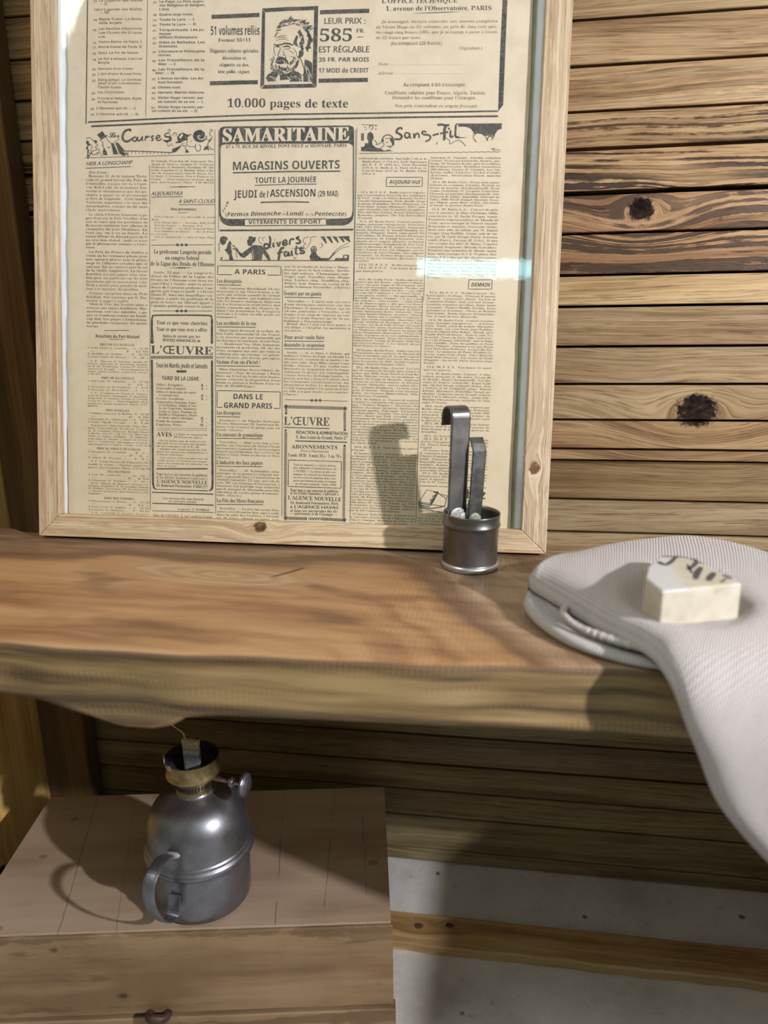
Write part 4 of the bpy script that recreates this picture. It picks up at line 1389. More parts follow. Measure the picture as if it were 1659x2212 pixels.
# beard
for pts_, n_2, l_, w_, a_ in (([(690, 560), (680, 620), (690, 680)], 22, 40, 3.5, 1.5), ([(690, 680), (740, 715), (800, 720)], 22, 36, 4.5, 1.1), ([(850, 690), (910, 650), (945, 590)], 22, 40, 4.5, 1.9),
                              ([(750, 650), (790, 680), (840, 660)], 26, 40, 5.5, 1.4), ([(860, 620), (890, 600), (910, 560)], 14, 36, 3.5, 1.8), ([(710, 640), (730, 680), (770, 700)], 18, 34, 4, 1.3)):
    hatch(port, pts_, n_2, l_, w_, a_, 0.5)

# order form, upper right
crop(780, 0, 4.608)
T(ads, 'b', 'L’OFFICE TECHNIQUE', 205, 32, 960, 52, INK, 3)
T(ads, 'b', '1, avenue de l’Observatoire, PARIS', 246, 106, 1296, 44, INK, 4)
stroke(ads, [(520, 132), (760, 126), (985, 118)], 7, taper=0.9)
block(ads, 'b', 150, 188, 1360, 400, '>>Je soussigné, déclare souscrire aux œuvres complètes|de Victor Hugo en 51 volumes, au prix de cinq cent qua-|tre-vingt-cinq francs (585), que je m’engage à payer à raison|de 35 francs par mois.~', FAD, 0.52, 2)
T(ads, 'S', '(Au comptant 525 francs.)', 295, 448, 802, 34, SML, 2)
T(ads, 'b', '(Signature.)', 975, 494, 1206, 32, FAD, 2)
T(ads, 'k', 'Nom :', 166, 652, 290, 32, FAD, 2)
T(ads, 's', '. . . . . . . . . . . . . . . . . . . . . . . . . . . . . . . . . . . .', 305, 650, 1018, 40, SML, 2)
T(ads, 'k', 'Adresse :', 162, 742, 345, 32, FAD, 2)
T(ads, 's', '. . . . . . . . . . . . . . . . . . . . . . . . . . . . . . . .', 370, 738, 1012, 40, SML, 2)
T(ads, 'S', 'Au comptant, 6 0/0 d’escompte.', 420, 860, 1040, 34, SML, 2)
T(ads, 'b', 'Conditions valables pour France, Algérie, Tunisie.', 238, 940, 1240, 36, FAD, 2)
T(ads, 'b', 'Demander les conditions pour l’étranger,', 308, 988, 1142, 34, FAD, 2)
T(ads, 'k', 'Nos prix s’entendent en argent français.', 330, 1068, 1166, 32, FAD, 2)

# racing column header
race = Print()
crop(130, 0, 4.74)
T(race, 'c', 'Les', 500, 1408, 606, 58, INK, 5, bold=0.14)
stroke(race, [(712, 1342), (722, 1330), (700, 1328), (662, 1345), (640, 1390), (645, 1430), (680, 1450), (722, 1432), (742, 1415)], 20, taper=0.35)
for pts_ in ([(768, 1402), (748, 1412), (746, 1438), (766, 1446), (782, 1430), (778, 1408), (764, 1402)], [(796, 1400), (792, 1432), (808, 1442), (834, 1418), (842, 1398), (838, 1430), (850, 1440)],
             [(868, 1440), (876, 1400), (884, 1396), (886, 1408), (906, 1396), (918, 1402)], [(930, 1440), (948, 1436), (950, 1420), (936, 1408), (946, 1392), (962, 1396)],
             [(984, 1418), (1014, 1408), (1020, 1392), (1004, 1386), (986, 1402), (988, 1430), (1012, 1438), (1040, 1420)], [(1056, 1436), (1096, 1442), (1128, 1420), (1110, 1404), (1074, 1396), (1080, 1370), (1112, 1360)]):
    stroke(race, pts_, 13, taper=0.3)
stroke(race, [(1062, 1440), (1100, 1448), (1132, 1428), (1125, 1405), (1090, 1400)], 20, taper=0.4)
# gentleman in a top hat, lady at the left
poly(race, [(376, 1382), (432, 1342), (464, 1386), (416, 1422)])
poly(race, [(398, 1440), (470, 1384), (490, 1386), (482, 1394), (418, 1436)])
for pts_, w_ in (([(424, 1442), (440, 1470), (430, 1490), (444, 1494), (440, 1512), (462, 1524)], 6), ([(470, 1400), (498, 1448), (540, 1470), (580, 1440), (610, 1420)], 5), ([(486, 1510), (506, 1506), (500, 1520)], 6),
                 ([(268, 1420), (300, 1410), (330, 1430), (360, 1446), (366, 1466), (386, 1490), (360, 1506), (380, 1530), (330, 1550), (300, 1600)], 6), ([(300, 1470), (330, 1500), (312, 1540), (330, 1570)], 6),
                 ([(342, 1452), (362, 1440), (374, 1452), (356, 1464)], 12), ([(300, 1566), (350, 1584), (390, 1560), (380, 1590)], 6), ([(392, 1520), (404, 1560), (430, 1600)], 5)):
    stroke(race, pts_, w_)
hatch(race, [(275, 1430), (285, 1480), (280, 1540), (290, 1590)], 26, 34, 7, 1.3, 0.5)
poly(race, [(448, 1520), (474, 1548), (484, 1588), (440, 1590), (436, 1556)])
poly(race, [(520, 1462), (552, 1474), (596, 1580), (546, 1584)])
poly(race, [(566, 1466), (590, 1458), (660, 1540), (640, 1580), (610, 1580)])
stroke(race, [(640, 1545), (800, 1548), (1000, 1556), (1150, 1564)], 8)
for k in range(13):
    x = 660 + k * 38
    line(race, x, 1548 + k, x - 4, 1572 + k * 0.6, 5)
hatch(race, [(640, 1560), (690, 1566)], 12, 30, 7, 1.7, 0.3)
# ladies with hats on the right
poly(race, [(1196, 1410), (1222, 1370), (1262, 1358), (1290, 1374), (1322, 1380), (1300, 1410), (1310, 1432), (1270, 1440), (1230, 1464), (1180, 1466), (1180, 1454), (1208, 1446)])
poly(race, [(1216, 1404), (1240, 1376), (1262, 1374), (1250, 1400), (1232, 1420)], PAP, 0.00018)
for pts_, w_ in (([(1250, 1466), (1250, 1490), (1276, 1494), (1284, 1500), (1280, 1530)], 6), ([(1300, 1440), (1296, 1480), (1310, 1492), (1320, 1500)], 6), ([(1320, 1500), (1370, 1502), (1384, 1490)], 5), ([(1262, 1464), (1272, 1468)], 6),
                 ([(1100, 1340), (1120, 1322), (1128, 1340), (1110, 1356), (1130, 1390), (1110, 1410)], 6), ([(1150, 1390), (1170, 1360), (1190, 1370), (1186, 1392)], 6), ([(1090, 1450), (1110, 1500), (1140, 1470), (1150, 1500)], 5),
                 ([(1290, 1380), (1310, 1400), (1330, 1370), (1340, 1390)], 6), ([(1390, 1470), (1384, 1510), (1400, 1544), (1430, 1540), (1440, 1500), (1420, 1480)], 7), ([(1330, 1450), (1352, 1440)], 5),
                 ([(1530, 1330), (1552, 1324), (1556, 1346), (1536, 1350), (1530, 1380), (1556, 1400), (1520, 1440), (1560, 1420)], 6), ([(1540, 1440), (1510, 1480), (1550, 1526), (1572, 1528)], 7), ([(1500, 1420), (1530, 1450)], 6)):
    stroke(race, pts_, w_)
poly(race, [(1148, 1526), (1196, 1508), (1240, 1486), (1230, 1512), (1180, 1560), (1146, 1562)])
poly(race, [(1280, 1562), (1290, 1524), (1318, 1552), (1318, 1562)])
poly(race, [(1466, 1542), (1480, 1504), (1506, 1488), (1530, 1540), (1500, 1530)])
for a_ in range(7):
    stroke(race, [(1432 + (66 - a_ * 9) * cos(t_ * 0.5 + a_ * .7), 1392 + (58 - a_ * 8) * sin(t_ * 0.5 + a_ * .7)) for t_ in range(11)], 11, taper=0.3)
crop(0, 0, 1)
def wavy(P, xa, ya, xb, yb, w_=1.1, n=46, amp=0.6):
    stroke(P, [(xa + (xb - xa) * k / n, ya + (yb - ya) * k / n + amp * (1 if k % 2 else -1)) for k in range(n + 1)], w_, smooth=False)
wavy(rules, 184, 341, 462, 333.5)
wavy(rules, 776, 331.5, 1081, 328.0)

# wireless column header
radio = Print()
crop(780, 0, 4.608)
for pts_, w_ in (([(408, 1290), (396, 1272), (366, 1284), (352, 1316), (384, 1334), (406, 1358), (388, 1384), (352, 1386), (332, 1384)], 17),
                 ([(478, 1326), (444, 1324), (436, 1358), (460, 1374), (482, 1350), (482, 1326), (486, 1364), (500, 1376)], 14), ([(524, 1328), (530, 1376), (538, 1346), (560, 1328), (574, 1340), (578, 1376)], 14),
                 ([(650, 1316), (622, 1308), (606, 1322), (626, 1340), (670, 1344), (690, 1362), (678, 1392), (640, 1410)], 15), ([(712, 1348), (772, 1332)], 17),
                 ([(850, 1250), (832, 1280), (830, 1340), (826, 1398)], 22), ([(786, 1330), (842, 1318), (866, 1314)], 16), ([(760, 1246), (800, 1240), (840, 1248), (878, 1244)], 18), ([(868, 1270), (880, 1290)], 14),
                 ([(892, 1296), (888, 1350), (900, 1366), (918, 1350)], 16), ([(944, 1240), (938, 1320), (944, 1362), (980, 1366), (1050, 1362)], 16)):
    stroke(radio, pts_, w_, taper=0.15)
disc(radio, 790, 1240, 34, 12)
# cross-hatched night sky with clouds
for k in range(19):
    y = 1232 + k * 6.5
    stroke(radio, [(940 + k * 11 + (k > 6) * 20, y), (1160, y + 3), (1404 - k * 1.5, y - 2)], 3.5 if k % 2 else 5.5, smooth=False)
for k in range(40):
    x = 965 + k * 11
    stroke(radio, [(x, 1228), (x + rp.uniform(-3, 3), 1228 + min(118, max(20, (x - 930) * 0.42)) * rp.uniform(0.8, 1.05))], 4.5, smooth=False)
poly(radio, [(960, 1300), (985, 1262), (1040, 1262), (1090, 1282), (1118, 1318), (1110, 1350), (1060, 1368), (980, 1366)], PAP, 0.0002)
poly(radio, [(1120, 1362), (1150, 1330), (1200, 1336), (1234, 1362), (1252, 1400), (1160, 1420)], PAP, 0.0002)
poly(radio, [(1330, 1340), (1360, 1296), (1404, 1280), (1404, 1380), (1330, 1380)], PAP, 0.0002)
for pts_, w_ in (([(965, 1262), (1010, 1250), (1080, 1264), (1118, 1310), (1110, 1350)], 8), ([(1112, 1372), (1150, 1330), (1205, 1334), (1240, 1366), (1256, 1404)], 8), ([(1256, 1400), (1270, 1360), (1310, 1366), (1300, 1390)], 8),
                 ([(1300, 1392), (1330, 1340), (1352, 1300), (1404, 1278)], 8), ([(1330, 1352), (1390, 1350)], 14), ([(1118, 1380), (1146, 1416)], 7), ([(840, 1370), (880, 1400), (886, 1434), (960, 1396), (1010, 1420), (1040, 1456)], 6), ([(760, 1416), (750, 1438)], 7)):
    stroke(radio, pts_, w_)
# listening girl at the set
poly(radio, [(0, 1430), (60, 1424), (110, 1438), (150, 1470), (190, 1476), (230, 1500), (270, 1488), (320, 1504), (200, 1510), (0, 1506)])
poly(radio, [(64, 1330), (90, 1310), (118, 1330), (126, 1372), (108, 1410), (114, 1440), (70, 1440), (72, 1400), (58, 1376)])
disc(radio, 14, 1440, 24, 24, PAP, 0.0002)
stroke(radio, [(2, 1440), (14, 1430), (26, 1440)], 6)
for pts_, w_ in (([(86, 1278), (84, 1256), (104, 1248), (118, 1262), (112, 1284), (98, 1290)], 7), ([(30, 1260), (50, 1270)], 5), ([(36, 1290), (54, 1284)], 5), ([(140, 1258), (156, 1250)], 5), ([(136, 1280), (156, 1288)], 5), ([(4, 1240), (160, 1246)], 5),
                 ([(128, 1392), (156, 1420), (150, 1440), (196, 1420), (220, 1396)], 6), ([(206, 1400), (226, 1358), (268, 1342), (310, 1362), (326, 1410), (310, 1450), (282, 1470)], 10), ([(240, 1372), (262, 1380), (296, 1372)], 6), ([(248, 1420), (266, 1414)], 7), ([(256, 1450), (276, 1460), (290, 1448)], 7), ([(190, 1480), (230, 1440), (214, 1420)], 6)):
    stroke(radio, pts_, w_)
poly(radio, [(300, 1368), (326, 1390), (332, 1440), (314, 1452), (304, 1420), (284, 1392)])
disc(radio, 214, 1398, 14, 18)
for k in range(5):
    line(radio, 2 + k * 6, 1326, 2 + k * 6, 1400, 4)
stroke(radio, [(1290, 1486), (1330, 1478), (1310, 1492), (1384, 1490)], 5)

# department store advertisement
store = Print()
crop(450, 250, 4.879)
def rrect(x0, y0, x1, y1, r, ky=0.0, n=7):
    P_ = []
    for (cx, cy, a0) in ((x1 - r, y0 + r, -pi / 2), (x1 - r, y1 - r, 0), (x0 + r, y1 - r, pi / 2), (x0 + r, y0 + r, pi)):
        for k in range(n):
            a = a0 + pi / 2 * k / (n - 1)
            P_.append((cx + r * cos(a), cy + r * sin(a)))
    return P_
def frame_poly(P, outer, inner, mat=INK):
    n = len(outer)
    for i in range(n):
        j = (i + 1) % n
        poly(P, [outer[i], outer[j], inner[j], inner[i]], mat)
def skewp(pts, k, kx=0.0, xm=820, ym=600):
    return [(x + kx * (y - ym), y + k * (x - xm)) for x, y in pts]
o_ = skewp(rrect(113, 108, 1536, 1164, 60), -0.008)
i_ = skewp(rrect(128, 296, 1523, 1082, 55), -0.006)
poly(store, skewp([(113, 300), (113, 160), (128, 122), (165, 108), (1490, 108), (1528, 124), (1536, 160), (1536, 300), (1523, 340), (1515, 315), (1490, 300), (1470, 296), (180, 296), (150, 302), (132, 320), (128, 345)], -0.008))
poly(store, skewp([(113, 290), (128, 340), (130, 1000), (113, 1060)], -0.006))
poly(store, skewp([(1536, 290), (1523, 330), (1521, 1000), (1532, 1060)], -0.006))
poly(store, skewp([(113, 1040), (130, 1000), (138, 1050), (165, 1076), (200, 1084), (385, 1086), (385, 1160), (220, 1160), (165, 1140), (130, 1105)], -0.004))
poly(store, skewp([(1532, 1050), (1521, 1000), (1512, 1050), (1490, 1076), (1450, 1084), (1240, 1088), (1240, 1160), (1430, 1160), (1485, 1140), (1520, 1105)], -0.004))
line(store, 385, 1091, 1240, 1086, 9)
line(store, 385, 1160, 1240, 1155, 9)
T(store, 'b', 'SAMARITAINE', 155, 278, 1480, 142, PAP, 5, lift=0.00026, bold=0.45, rise=262)
T(store, 'b', '67 à 75, RUE DE RIVOLI, PONT-NEUF et MONNAIE, PARIS', 186, 344, 1458, 34, INK, 3, rise=328)
T(store, 'S', 'MAGASINS OUVERTS', 260, 574, 1384, 88, INK, 4, rise=556)
stroke(store, [(258, 602), (800, 590), (1390, 584)], 13)
T(store, 'S', 'TOUTE LA JOURNÉE', 492, 710, 1136, 58, INK, 4, rise=698)
stroke(store, [(488, 734), (820, 724), (1138, 720)], 8)
T(store, 'S', 'JEUDI', 268, 868, 512, 80, INK, 4, rise=864)
T(store, 'S', 'de l’', 540, 862, 640, 66, INK, 4)
T(store, 'S', 'ASCENSION', 650, 856, 1128, 78, INK, 4, rise=850)
T(store, 'S', '(29 MAI)', 1156, 850, 1370, 58, INK, 4, rise=848)
stroke(store, [(552, 914), (800, 908), (1060, 910)], 13)
T(store, 'I', '(Fermés Dimanche', 180, 1060, 766, 42, INK, 4, rise=1050)
T(store, 's', 'et', 782, 1048, 816, 26, SML, 3)
T(store, 'I', 'Lundi', 822, 1050, 1004, 42, INK, 4)
T(store, 's', 'de la', 1020, 1050, 1108, 30, SML, 3)
T(store, 'I', 'Pentecôte)', 1118, 1052, 1452, 42, INK, 4)
T(store, 'S', 'VÊTEMENTS DE SPORT', 420, 1142, 1190, 42, INK, 4, rise=1136)
hatch(store, [(150, 1000), (180, 930), (200, 900)], 14, 26, 5, 1.2, 0.6, FAD)

# news-in-brief header
news = Print()
stroke(news, [(120, 1209), (800, 1206), (1526, 1200)], 18)
line(news, 125, 1524, 1480, 1528, 9)
line(news, 112, 1340, 115, 1430, 7)
poly(news, [(120, 1310), (130, 1278), (160, 1268), (196, 1278), (206, 1300), (190, 1320), (180, 1350), (150, 1368), (140, 1350), (126, 1350)])
poly(news, [(168, 1410), (190, 1404), (206, 1350), (222, 1316), (240, 1330), (236, 1360), (246, 1420), (250, 1470), (266, 1524), (224, 1524), (216, 1470), (190, 1436)])
for pts_, w_ in (([(240, 1340), (262, 1380), (270, 1366), (280, 1400), (256, 1400), (290, 1420)], 6), ([(300, 1410), (296, 1450), (306, 1500)], 5), ([(128, 1500), (150, 1496), (140, 1510), (124, 1516)], 8)):
    stroke(news, pts_, w_)
poly(news, [(282, 1400), (296, 1386), (326, 1430), (350, 1452), (440, 1386), (480, 1362), (560, 1368), (600, 1410), (640, 1470), (660, 1524), (630, 1524), (600, 1480), (574, 1450), (562, 1524), (460, 1524), (462, 1480), (450, 1440), (380, 1500), (340, 1486)])
poly(news, [(424, 1272), (502, 1272), (500, 1300), (488, 1334), (470, 1336), (460, 1372), (420, 1372), (412, 1350), (410, 1310), (424, 1300)])
for k in range(4):
    disc(news, 466 + k * 3, 1432 + k * 24, 6, 8, PAP, 0.0002, 8)
line(news, 468, 1276, 498, 1276, 8, PAP)
for pts_, w_ in (([(560, 1280), (530, 1290), (540, 1330), (570, 1350)], 5), ([(600, 1280), (570, 1290), (580, 1320)], 5), ([(1060, 1276), (1010, 1290), (1000, 1330), (1030, 1350), (1000, 1370), (1030, 1410)], 5), ([(1140, 1276), (1080, 1280), (1076, 1330), (1040, 1390)], 5),
                 ([(1190, 1340), (1204, 1370), (1180, 1394)], 5), ([(980, 1370), (960, 1410), (990, 1440), (960, 1460)], 5), ([(890, 1480), (910, 1500), (930, 1490), (900, 1520)], 4)):
    stroke(news, pts_, w_)
for pts_, w_ in (([(640, 1360), (600, 1352), (588, 1380), (606, 1400), (636, 1386), (650, 1350), (652, 1290), (640, 1270)], 20), ([(640, 1380), (664, 1392)], 12), ([(690, 1336), (684, 1374), (700, 1380)], 18), ([(696, 1306), (700, 1312)], 16), ([(724, 1330), (740, 1374), (760, 1326)], 17),
                 ([(790, 1350), (826, 1330), (816, 1310), (790, 1326), (788, 1356), (812, 1366), (838, 1346)], 16), ([(858, 1362), (864, 1310), (892, 1300), (904, 1310)], 16), ([(960, 1276), (930, 1290), (966, 1316), (960, 1342), (920, 1344)], 18),
                 ([(800, 1392), (770, 1400), (752, 1440), (744, 1500), (736, 1524)], 22), ([(722, 1450), (790, 1436)], 14), ([(830, 1432), (806, 1440), (806, 1474), (830, 1474), (846, 1440), (850, 1474), (866, 1470)], 17), ([(880, 1420), (880, 1464), (894, 1464)], 17), ([(884, 1394), (888, 1400)], 14),
                 ([(930, 1370), (922, 1450), (946, 1456)], 17), ([(906, 1404), (956, 1392)], 13), ([(1006, 1398), (970, 1396), (972, 1416), (1008, 1430), (1000, 1450), (960, 1446)], 18)):
    stroke(news, pts_, w_, taper=0.15)
for k in range(5):
    x = 1180 + k * 62
    poly(news, [(x, 1272), (x + 46, 1272), (x + 70, 1340 - k * 4), (x + 60, 1350 - k * 4)])
poly(news, [(1400, 1270), (1486, 1268), (1486, 1330), (1440, 1300)])
poly(news, [(1076, 1400), (1096, 1372), (1130, 1376), (1146, 1410), (1134, 1440), (1150, 1470), (1190, 1500), (1270, 1500), (1330, 1440), (1350, 1436), (1270, 1524), (1076, 1524), (1066, 1480), (1086, 1450)])
for pts_ in ([(1090, 1400), (1110, 1390), (1130, 1400)], [(1096, 1380), (1104, 1420)], [(1124, 1384), (1126, 1430)]):
    stroke(news, pts_, 5, PAP, lift=0.0002)
for pts_, w_ in (([(1300, 1460), (1380, 1390), (1480, 1340)], 5), ([(1310, 1470), (1400, 1400), (1486, 1376)], 5)):
    stroke(news, pts_, w_)
poly(news, [(1330, 1524), (1340, 1500), (1420, 1500), (1420, 1466), (1482, 1464), (1482, 1528)])
poly(news, [(1432, 1476), (1462, 1476), (1462, 1500), (1432, 1500)], PAP, 0.0002)

parts_ = []
def sec(nm):
    p_ = Print()
    parts_.append((p_, nm))
    return p_
vols = body
hp_ = [None]
def H():
    hp_[0] = sec('heading')
    return hp_[0]
def HL():
    return hp_[0]
body = sec('text_column')
# ---- column 1: yesterday's races and betting results
crop(170, 250, 4.916)
T(H(), 's', 'HIER A LONGCHAMP', 80, 530, 574, 40, INK, 3, shear=0.28, bold=0.05, rise=514)
line(HL(), 74, 558, 556, 540, 7)
block(body, 'b', 78, 580, 732, 1020, '>>flac d’eau !~|>Romano II, de la maison Torte-|rolo et grand favori du Prix de|Courcelles, n’a pas été vu à l’arri-|vée. Kill Lady, de la maison Tor-|terolo et abandonnée par les pa-|rieurs, a gagné en se promenant|le Prix de Bagatelle... Cette famille|Tortorolo appartient à la caste des|intouchables, comme on dit dans|l’Inde mystérieuse.~', skew=0)
block(body, 'b', 76, 1028, 732, 1416, '>Le chick Château Bouscaut a ga-|gné d’un nez le Prix Noailles, d’un|nez si court que les partisans de|Romarni voulaient voir afficher le|champion du père Meuilines. En|tout cas, on a vu sa limite. Le|comte Olivier de Rivaud possède là|un très bon cheval ; mais ce n’est|pas le phénomène annoncé à l’exté-|rieur.~')
block(body, 'b', 78, 1426, 732, 1856, '>Le Prix du Prince de Galles a|réuni un lot vraiment piteux pour|une épreuve placée sous le patro-|nage de l’illustre cavalier qui, si|souvent, fut en contact avec le sol|de la vieille Angleterre. Le favori|Bortillor n’a pas gagné sans émo-|tion pour ses partisans sur les trois|intentions qui se mesuraient à lui.|Stick a même paru prendre le meil-|leur à la hauteur du pavillon.~')
block(body, 'b', 80, 1864, 732, 1982, '>Grosse surprise dans le Prix|Rainbow, Feb (entraîné par D. Tur-|terolo), a gagné à égalité.~')
crop(170, 660, 4.81)
block(body, 'b', 82, -36, 716, 232, '>Mais le Prix des Tertres nous a|ramené aux saines traditions. Har-|monieux, extrême outsider, a ga-|gné ce handicap comme un handi-|cap doit être gagné à Longchamp,|de plusieurs longueurs, les mains|basses.~')
line(rules, 268, 260, 524, 258, 6)
T(H(), 'S', 'Résultats du Pari Mutuel', 178, 332, 630, 32, INK, 3)
line(rules, 320, 352, 470, 352, 5)
yy = [(388, 'PRIX DE COURCELLES', 220, 576, '|1 Saint Albert (L. Louisbe) ..... G.   21 50|>—                     P.   11 50|2 Aladdin (A. Rabbe) ........ P.   21 50|3 Jean Valdo (H. Perrel) ...... P.   14  »', 420, 545, '>N. P. : Mercur (F. Turner), Alcide (W.|Lister), Mirador (C. Bouillon), Kadak-|on II (H. Tramblay), Carmo (P. Hervé),|Junoca (P. Rough). — Deux longueurs et|demie, courte encolure, courte tête. Durée :|2’20”2/5.~', 562, 722),
      (734, 'PRIX DE BAGATELLE', 236, 578, '|1 Kill Lady (W. Sibbritt) ...... G.   17 50|>—                     P.   10  »|2 Mercedes (G. H. Bouillon) ... P.   6 50|3 Razzour (F. Marshall) ...... P.   7  »', 766, 886, '>N. P. : L’Abbesse du Menin (T. Turner),|Lola (F. Rough), Boussinne (C. Bouillon),|Flagy d’Or (L. Garner), Foscha (G. Vatard),|Tania (P. Hervé). — Deux longueurs, deux|longueurs, quatre longueurs. Durée : 2’11”|35/100.~', 892, 1056),
      (1072, 'PRIX NOAILLES', 282, 526, '|1 Château Bouscaut (A. Rabbe)  G.   13 50|>—                     P.   6 50|2 Romarni (M. Allemand) ..... P.   12 50|3 Ever Fog (F. Keogh) ....... P.   8 50', 1100, 1222, '>Non placés : Guermanville, Gino, Bor-|liou, Vautobin (J. Rucher), Vérone|(L. H. Semblat), Jonesum, Keogh, Giant|J. Rosso, Gin’Sters (F. Hervé), West une|Wish (A. Genty), Childeric (W. Sibbritt),|Blue Skies (C. Bouillon), Starlight (A. Gar-|ner). — Courte tête, une longueur et demie,|une longueur et demie. Durée : 2’42”55/100.~', 1228, 1452),
      (1468, 'PRIX DU PRINCE DE GALLES', 188, 640, '|1 Banquet (L. Cordell) ........ G.   9  »|>—      ............... P.   6  »|2 Stick (F. Rosso) ........... P.   6  »', 1500, 1592, '>N. P. : Cadet Pourpre (E. Chancelier), Ci-|trouille (A. Rabbe). — Encolure, quatre lon-|gueurs, deux longueurs. Durée : 2’11”50/100.~', 1600, 1694),
      (1708, 'PRIX RAINBOW', 294, 534, '|1 Feb (W. Sibbritt) .......... G.   10  »|>—      ............... P.   6 50|2 Mayenne (T. Turner) ....... P.   11  »', 1740, 1826, '>N. P. : Minos (R. Hayner), Tyrolus (G.|Garner), Exquisieu (C. H. Semblat), Benzay|(A. Rabbe), Jérusalem (M. Bonaventure).|— Quatre longueurs, deux longueurs, trois|longueurs.~', 1830, 1962),
      (1984, 'PRIX DES TERTRES', 266, 578, '|1 Harmonieux (J. Rosso) ...... G.   47 50|>—                     P.   14  »|2 Pure Gold (A. Rabbe) ...... P.   18 50|3 Lenotis (L. Robson) ....... P.   16 50', 2012, 2132, '>N. P. : Cardinale (E. Haynes), Emperor|du Ciel (P. Hervé), Parmesan, Tarn.', 2134, 2190)]
for yh, h_, xa, xb, rs, ya, yb, np_, yc, yd in yy:
    T(body, 'b', h_, xa, yh + 26, xb, 22, SML, 2)
    k = 0.006 * yh
    block(body, 'b', 90 + k, ya, 720 + k, yb, rs[1:], FAD, 0.55)
    block(body, 'b', 90 + k, yc, 720 + k, yd, np_, FAD, 0.58)

# ---- column 2
body = sec('text_column')
crop(170, 250, 4.916)
block(body, 'b', 770, 466, 1442, 722, 'M. Vatard), Town Boy (M. Allemand), Thé-|Ayam (F. Hervé), Aragon (G. Duforez),|Walennia (F. Rochetti), Fraulehe (W. Sib-|britt), Cupidon II (A. Rabbe), Khan’s Ro-|ver (M. Bonaventure), Itou (F. Biers), Dai-|ry Maid (J. Clouterie), Feu et Flamme (A.|Cadet). — Deux longueurs et demie, dead-|heat, deux longueurs. Durée : 1’53”46/100.', SML, 0.58)
stroke(rules, [(966, 756), (1240, 754)], 6)
ornament(rules, 1105, 755, 12)
T(H(), 's', 'AUJOURD’HUI', 770, 846, 1104, 40, INK, 3, shear=0.28, bold=0.05, rise=842)
line(HL(), 770, 864, 1104, 860, 6)
T(HL(), 's', 'A SAINT-CLOUD', 1058, 928, 1446, 40, INK, 3, shear=0.28, bold=0.05, rise=926)
line(HL(), 1064, 946, 1446, 944, 6)
T(H(), 'S', 'Nos pronostics', 980, 1004, 1246, 28, INK, 3)
line(rules, 1056, 1032, 1160, 1030, 5)
block(body, 'k', 770, 1056, 1448, 1332, '>Prix d’Épône. — La Marvielle II, Lord|Ruin.~|>Prix Flying Star. — Mavema, Belly Grill|>Prix de Dièpre. — Bantam, Trix.~|>Prix Férule. — Le Rail, Bonsant Rose.|>Prix Phalibert de Juhaut. — Roi de Fran-|ce, Gordini.~|>Prix de Quetterville. — Bois de Rose, Flap-|per.~', FAD, 0.58)
stroke(rules, [(770, 1374), (1426, 1370)], 6)
ornament(rules, 1096, 1372, 22)
T(H(), 'b', 'Le professeur Langevin préside', 798, 1464, 1410, 44, INK, 3)
T(HL(), 'b', 'un congrès fédéral', 918, 1528, 1278, 42, INK, 3)
T(HL(), 'b', 'de la Ligue des Droits de l’Homme', 764, 1590, 1442, 44, INK, 3)
stroke(rules, [(960, 1616), (1230, 1614)], 7, taper=0.9)
ornament(rules, 1096, 1615, 12)
block(body, 'b', 768, 1644, 1434, 2036, '>Senlis, 25 mai. — Le congrès fé-|déral de l’Oise de la Ligue des|Droits de l’Homme s’est tenu au-|jourd’hui à Senlis, sous la prési-|dence de l’éminent professeur Lan-|gevin qui, l’après-midi, à l’Hôtel|Henri IV, dans une magnifique con-|férence, a parlé du problème de la|paix et lancé un vibrant appel à|l’opinion publique contre la guerre.')
stroke(rules, [(786, 2072), (1416, 2074)], 6)
ornament(rules, 1092, 2073, 22)
# boxed rates
crop(170, 660, 4.81)
box_ad = sec('boxed_notice')
stroke(box_ad, [(772, 396), (764, 250), (760, 160), (768, 120), (795, 102), (1080, 100), (1352, 104), (1378, 122), (1386, 170), (1384, 396)], 15, n=60)
poly(box_ad, [(748, 394), (750, 150), (772, 150), (770, 394)])
poly(box_ad, [(1372, 396), (1374, 150), (1396, 150), (1396, 396)])
T(box_ad, 'b', 'Tout ce que vous cherchez', 808, 194, 1338, 38, INK, 3)
T(box_ad, 'b', 'Tout ce que vous avez à offrir', 808, 262, 1336, 38, INK, 3)
T(box_ad, 'b', 'faites-le savoir par les', 876, 330, 1260, 30, INK, 3)
T(box_ad, 's', 'PETITES ANNONCES de', 876, 374, 1264, 30, INK, 3, bold=0.08)
T(box_ad, 'b', 'L’ŒUVRE', 750, 498, 1396, 84, INK, 5)
for k in range(56):
    x = 754 + k * 11.6
    line(box_ad, x, 522 + 0.0, x, 554, 7)
poly(box_ad, [(750, 564), (772, 564), (782, 1850), (790, 1890), (810, 1906), (1340, 1920), (1340, 1930), (800, 1912), (775, 1900), (762, 1850)])
poly(box_ad, [(1374, 570), (1396, 570), (1402, 1860), (1396, 1906), (1376, 1926), (1350, 1926), (1350, 1918), (1372, 1906), (1380, 1870)])
T(box_ad, 'S', 'Tous les Mardis, Jeudis et Samedis', 806, 642, 1338, 46, INK, 3)
line(box_ad, 1016, 684, 1118, 684, 24)
T(box_ad, 'S', 'TARIF DE LA LIGNE :', 866, 772, 1268, 40, INK, 3)
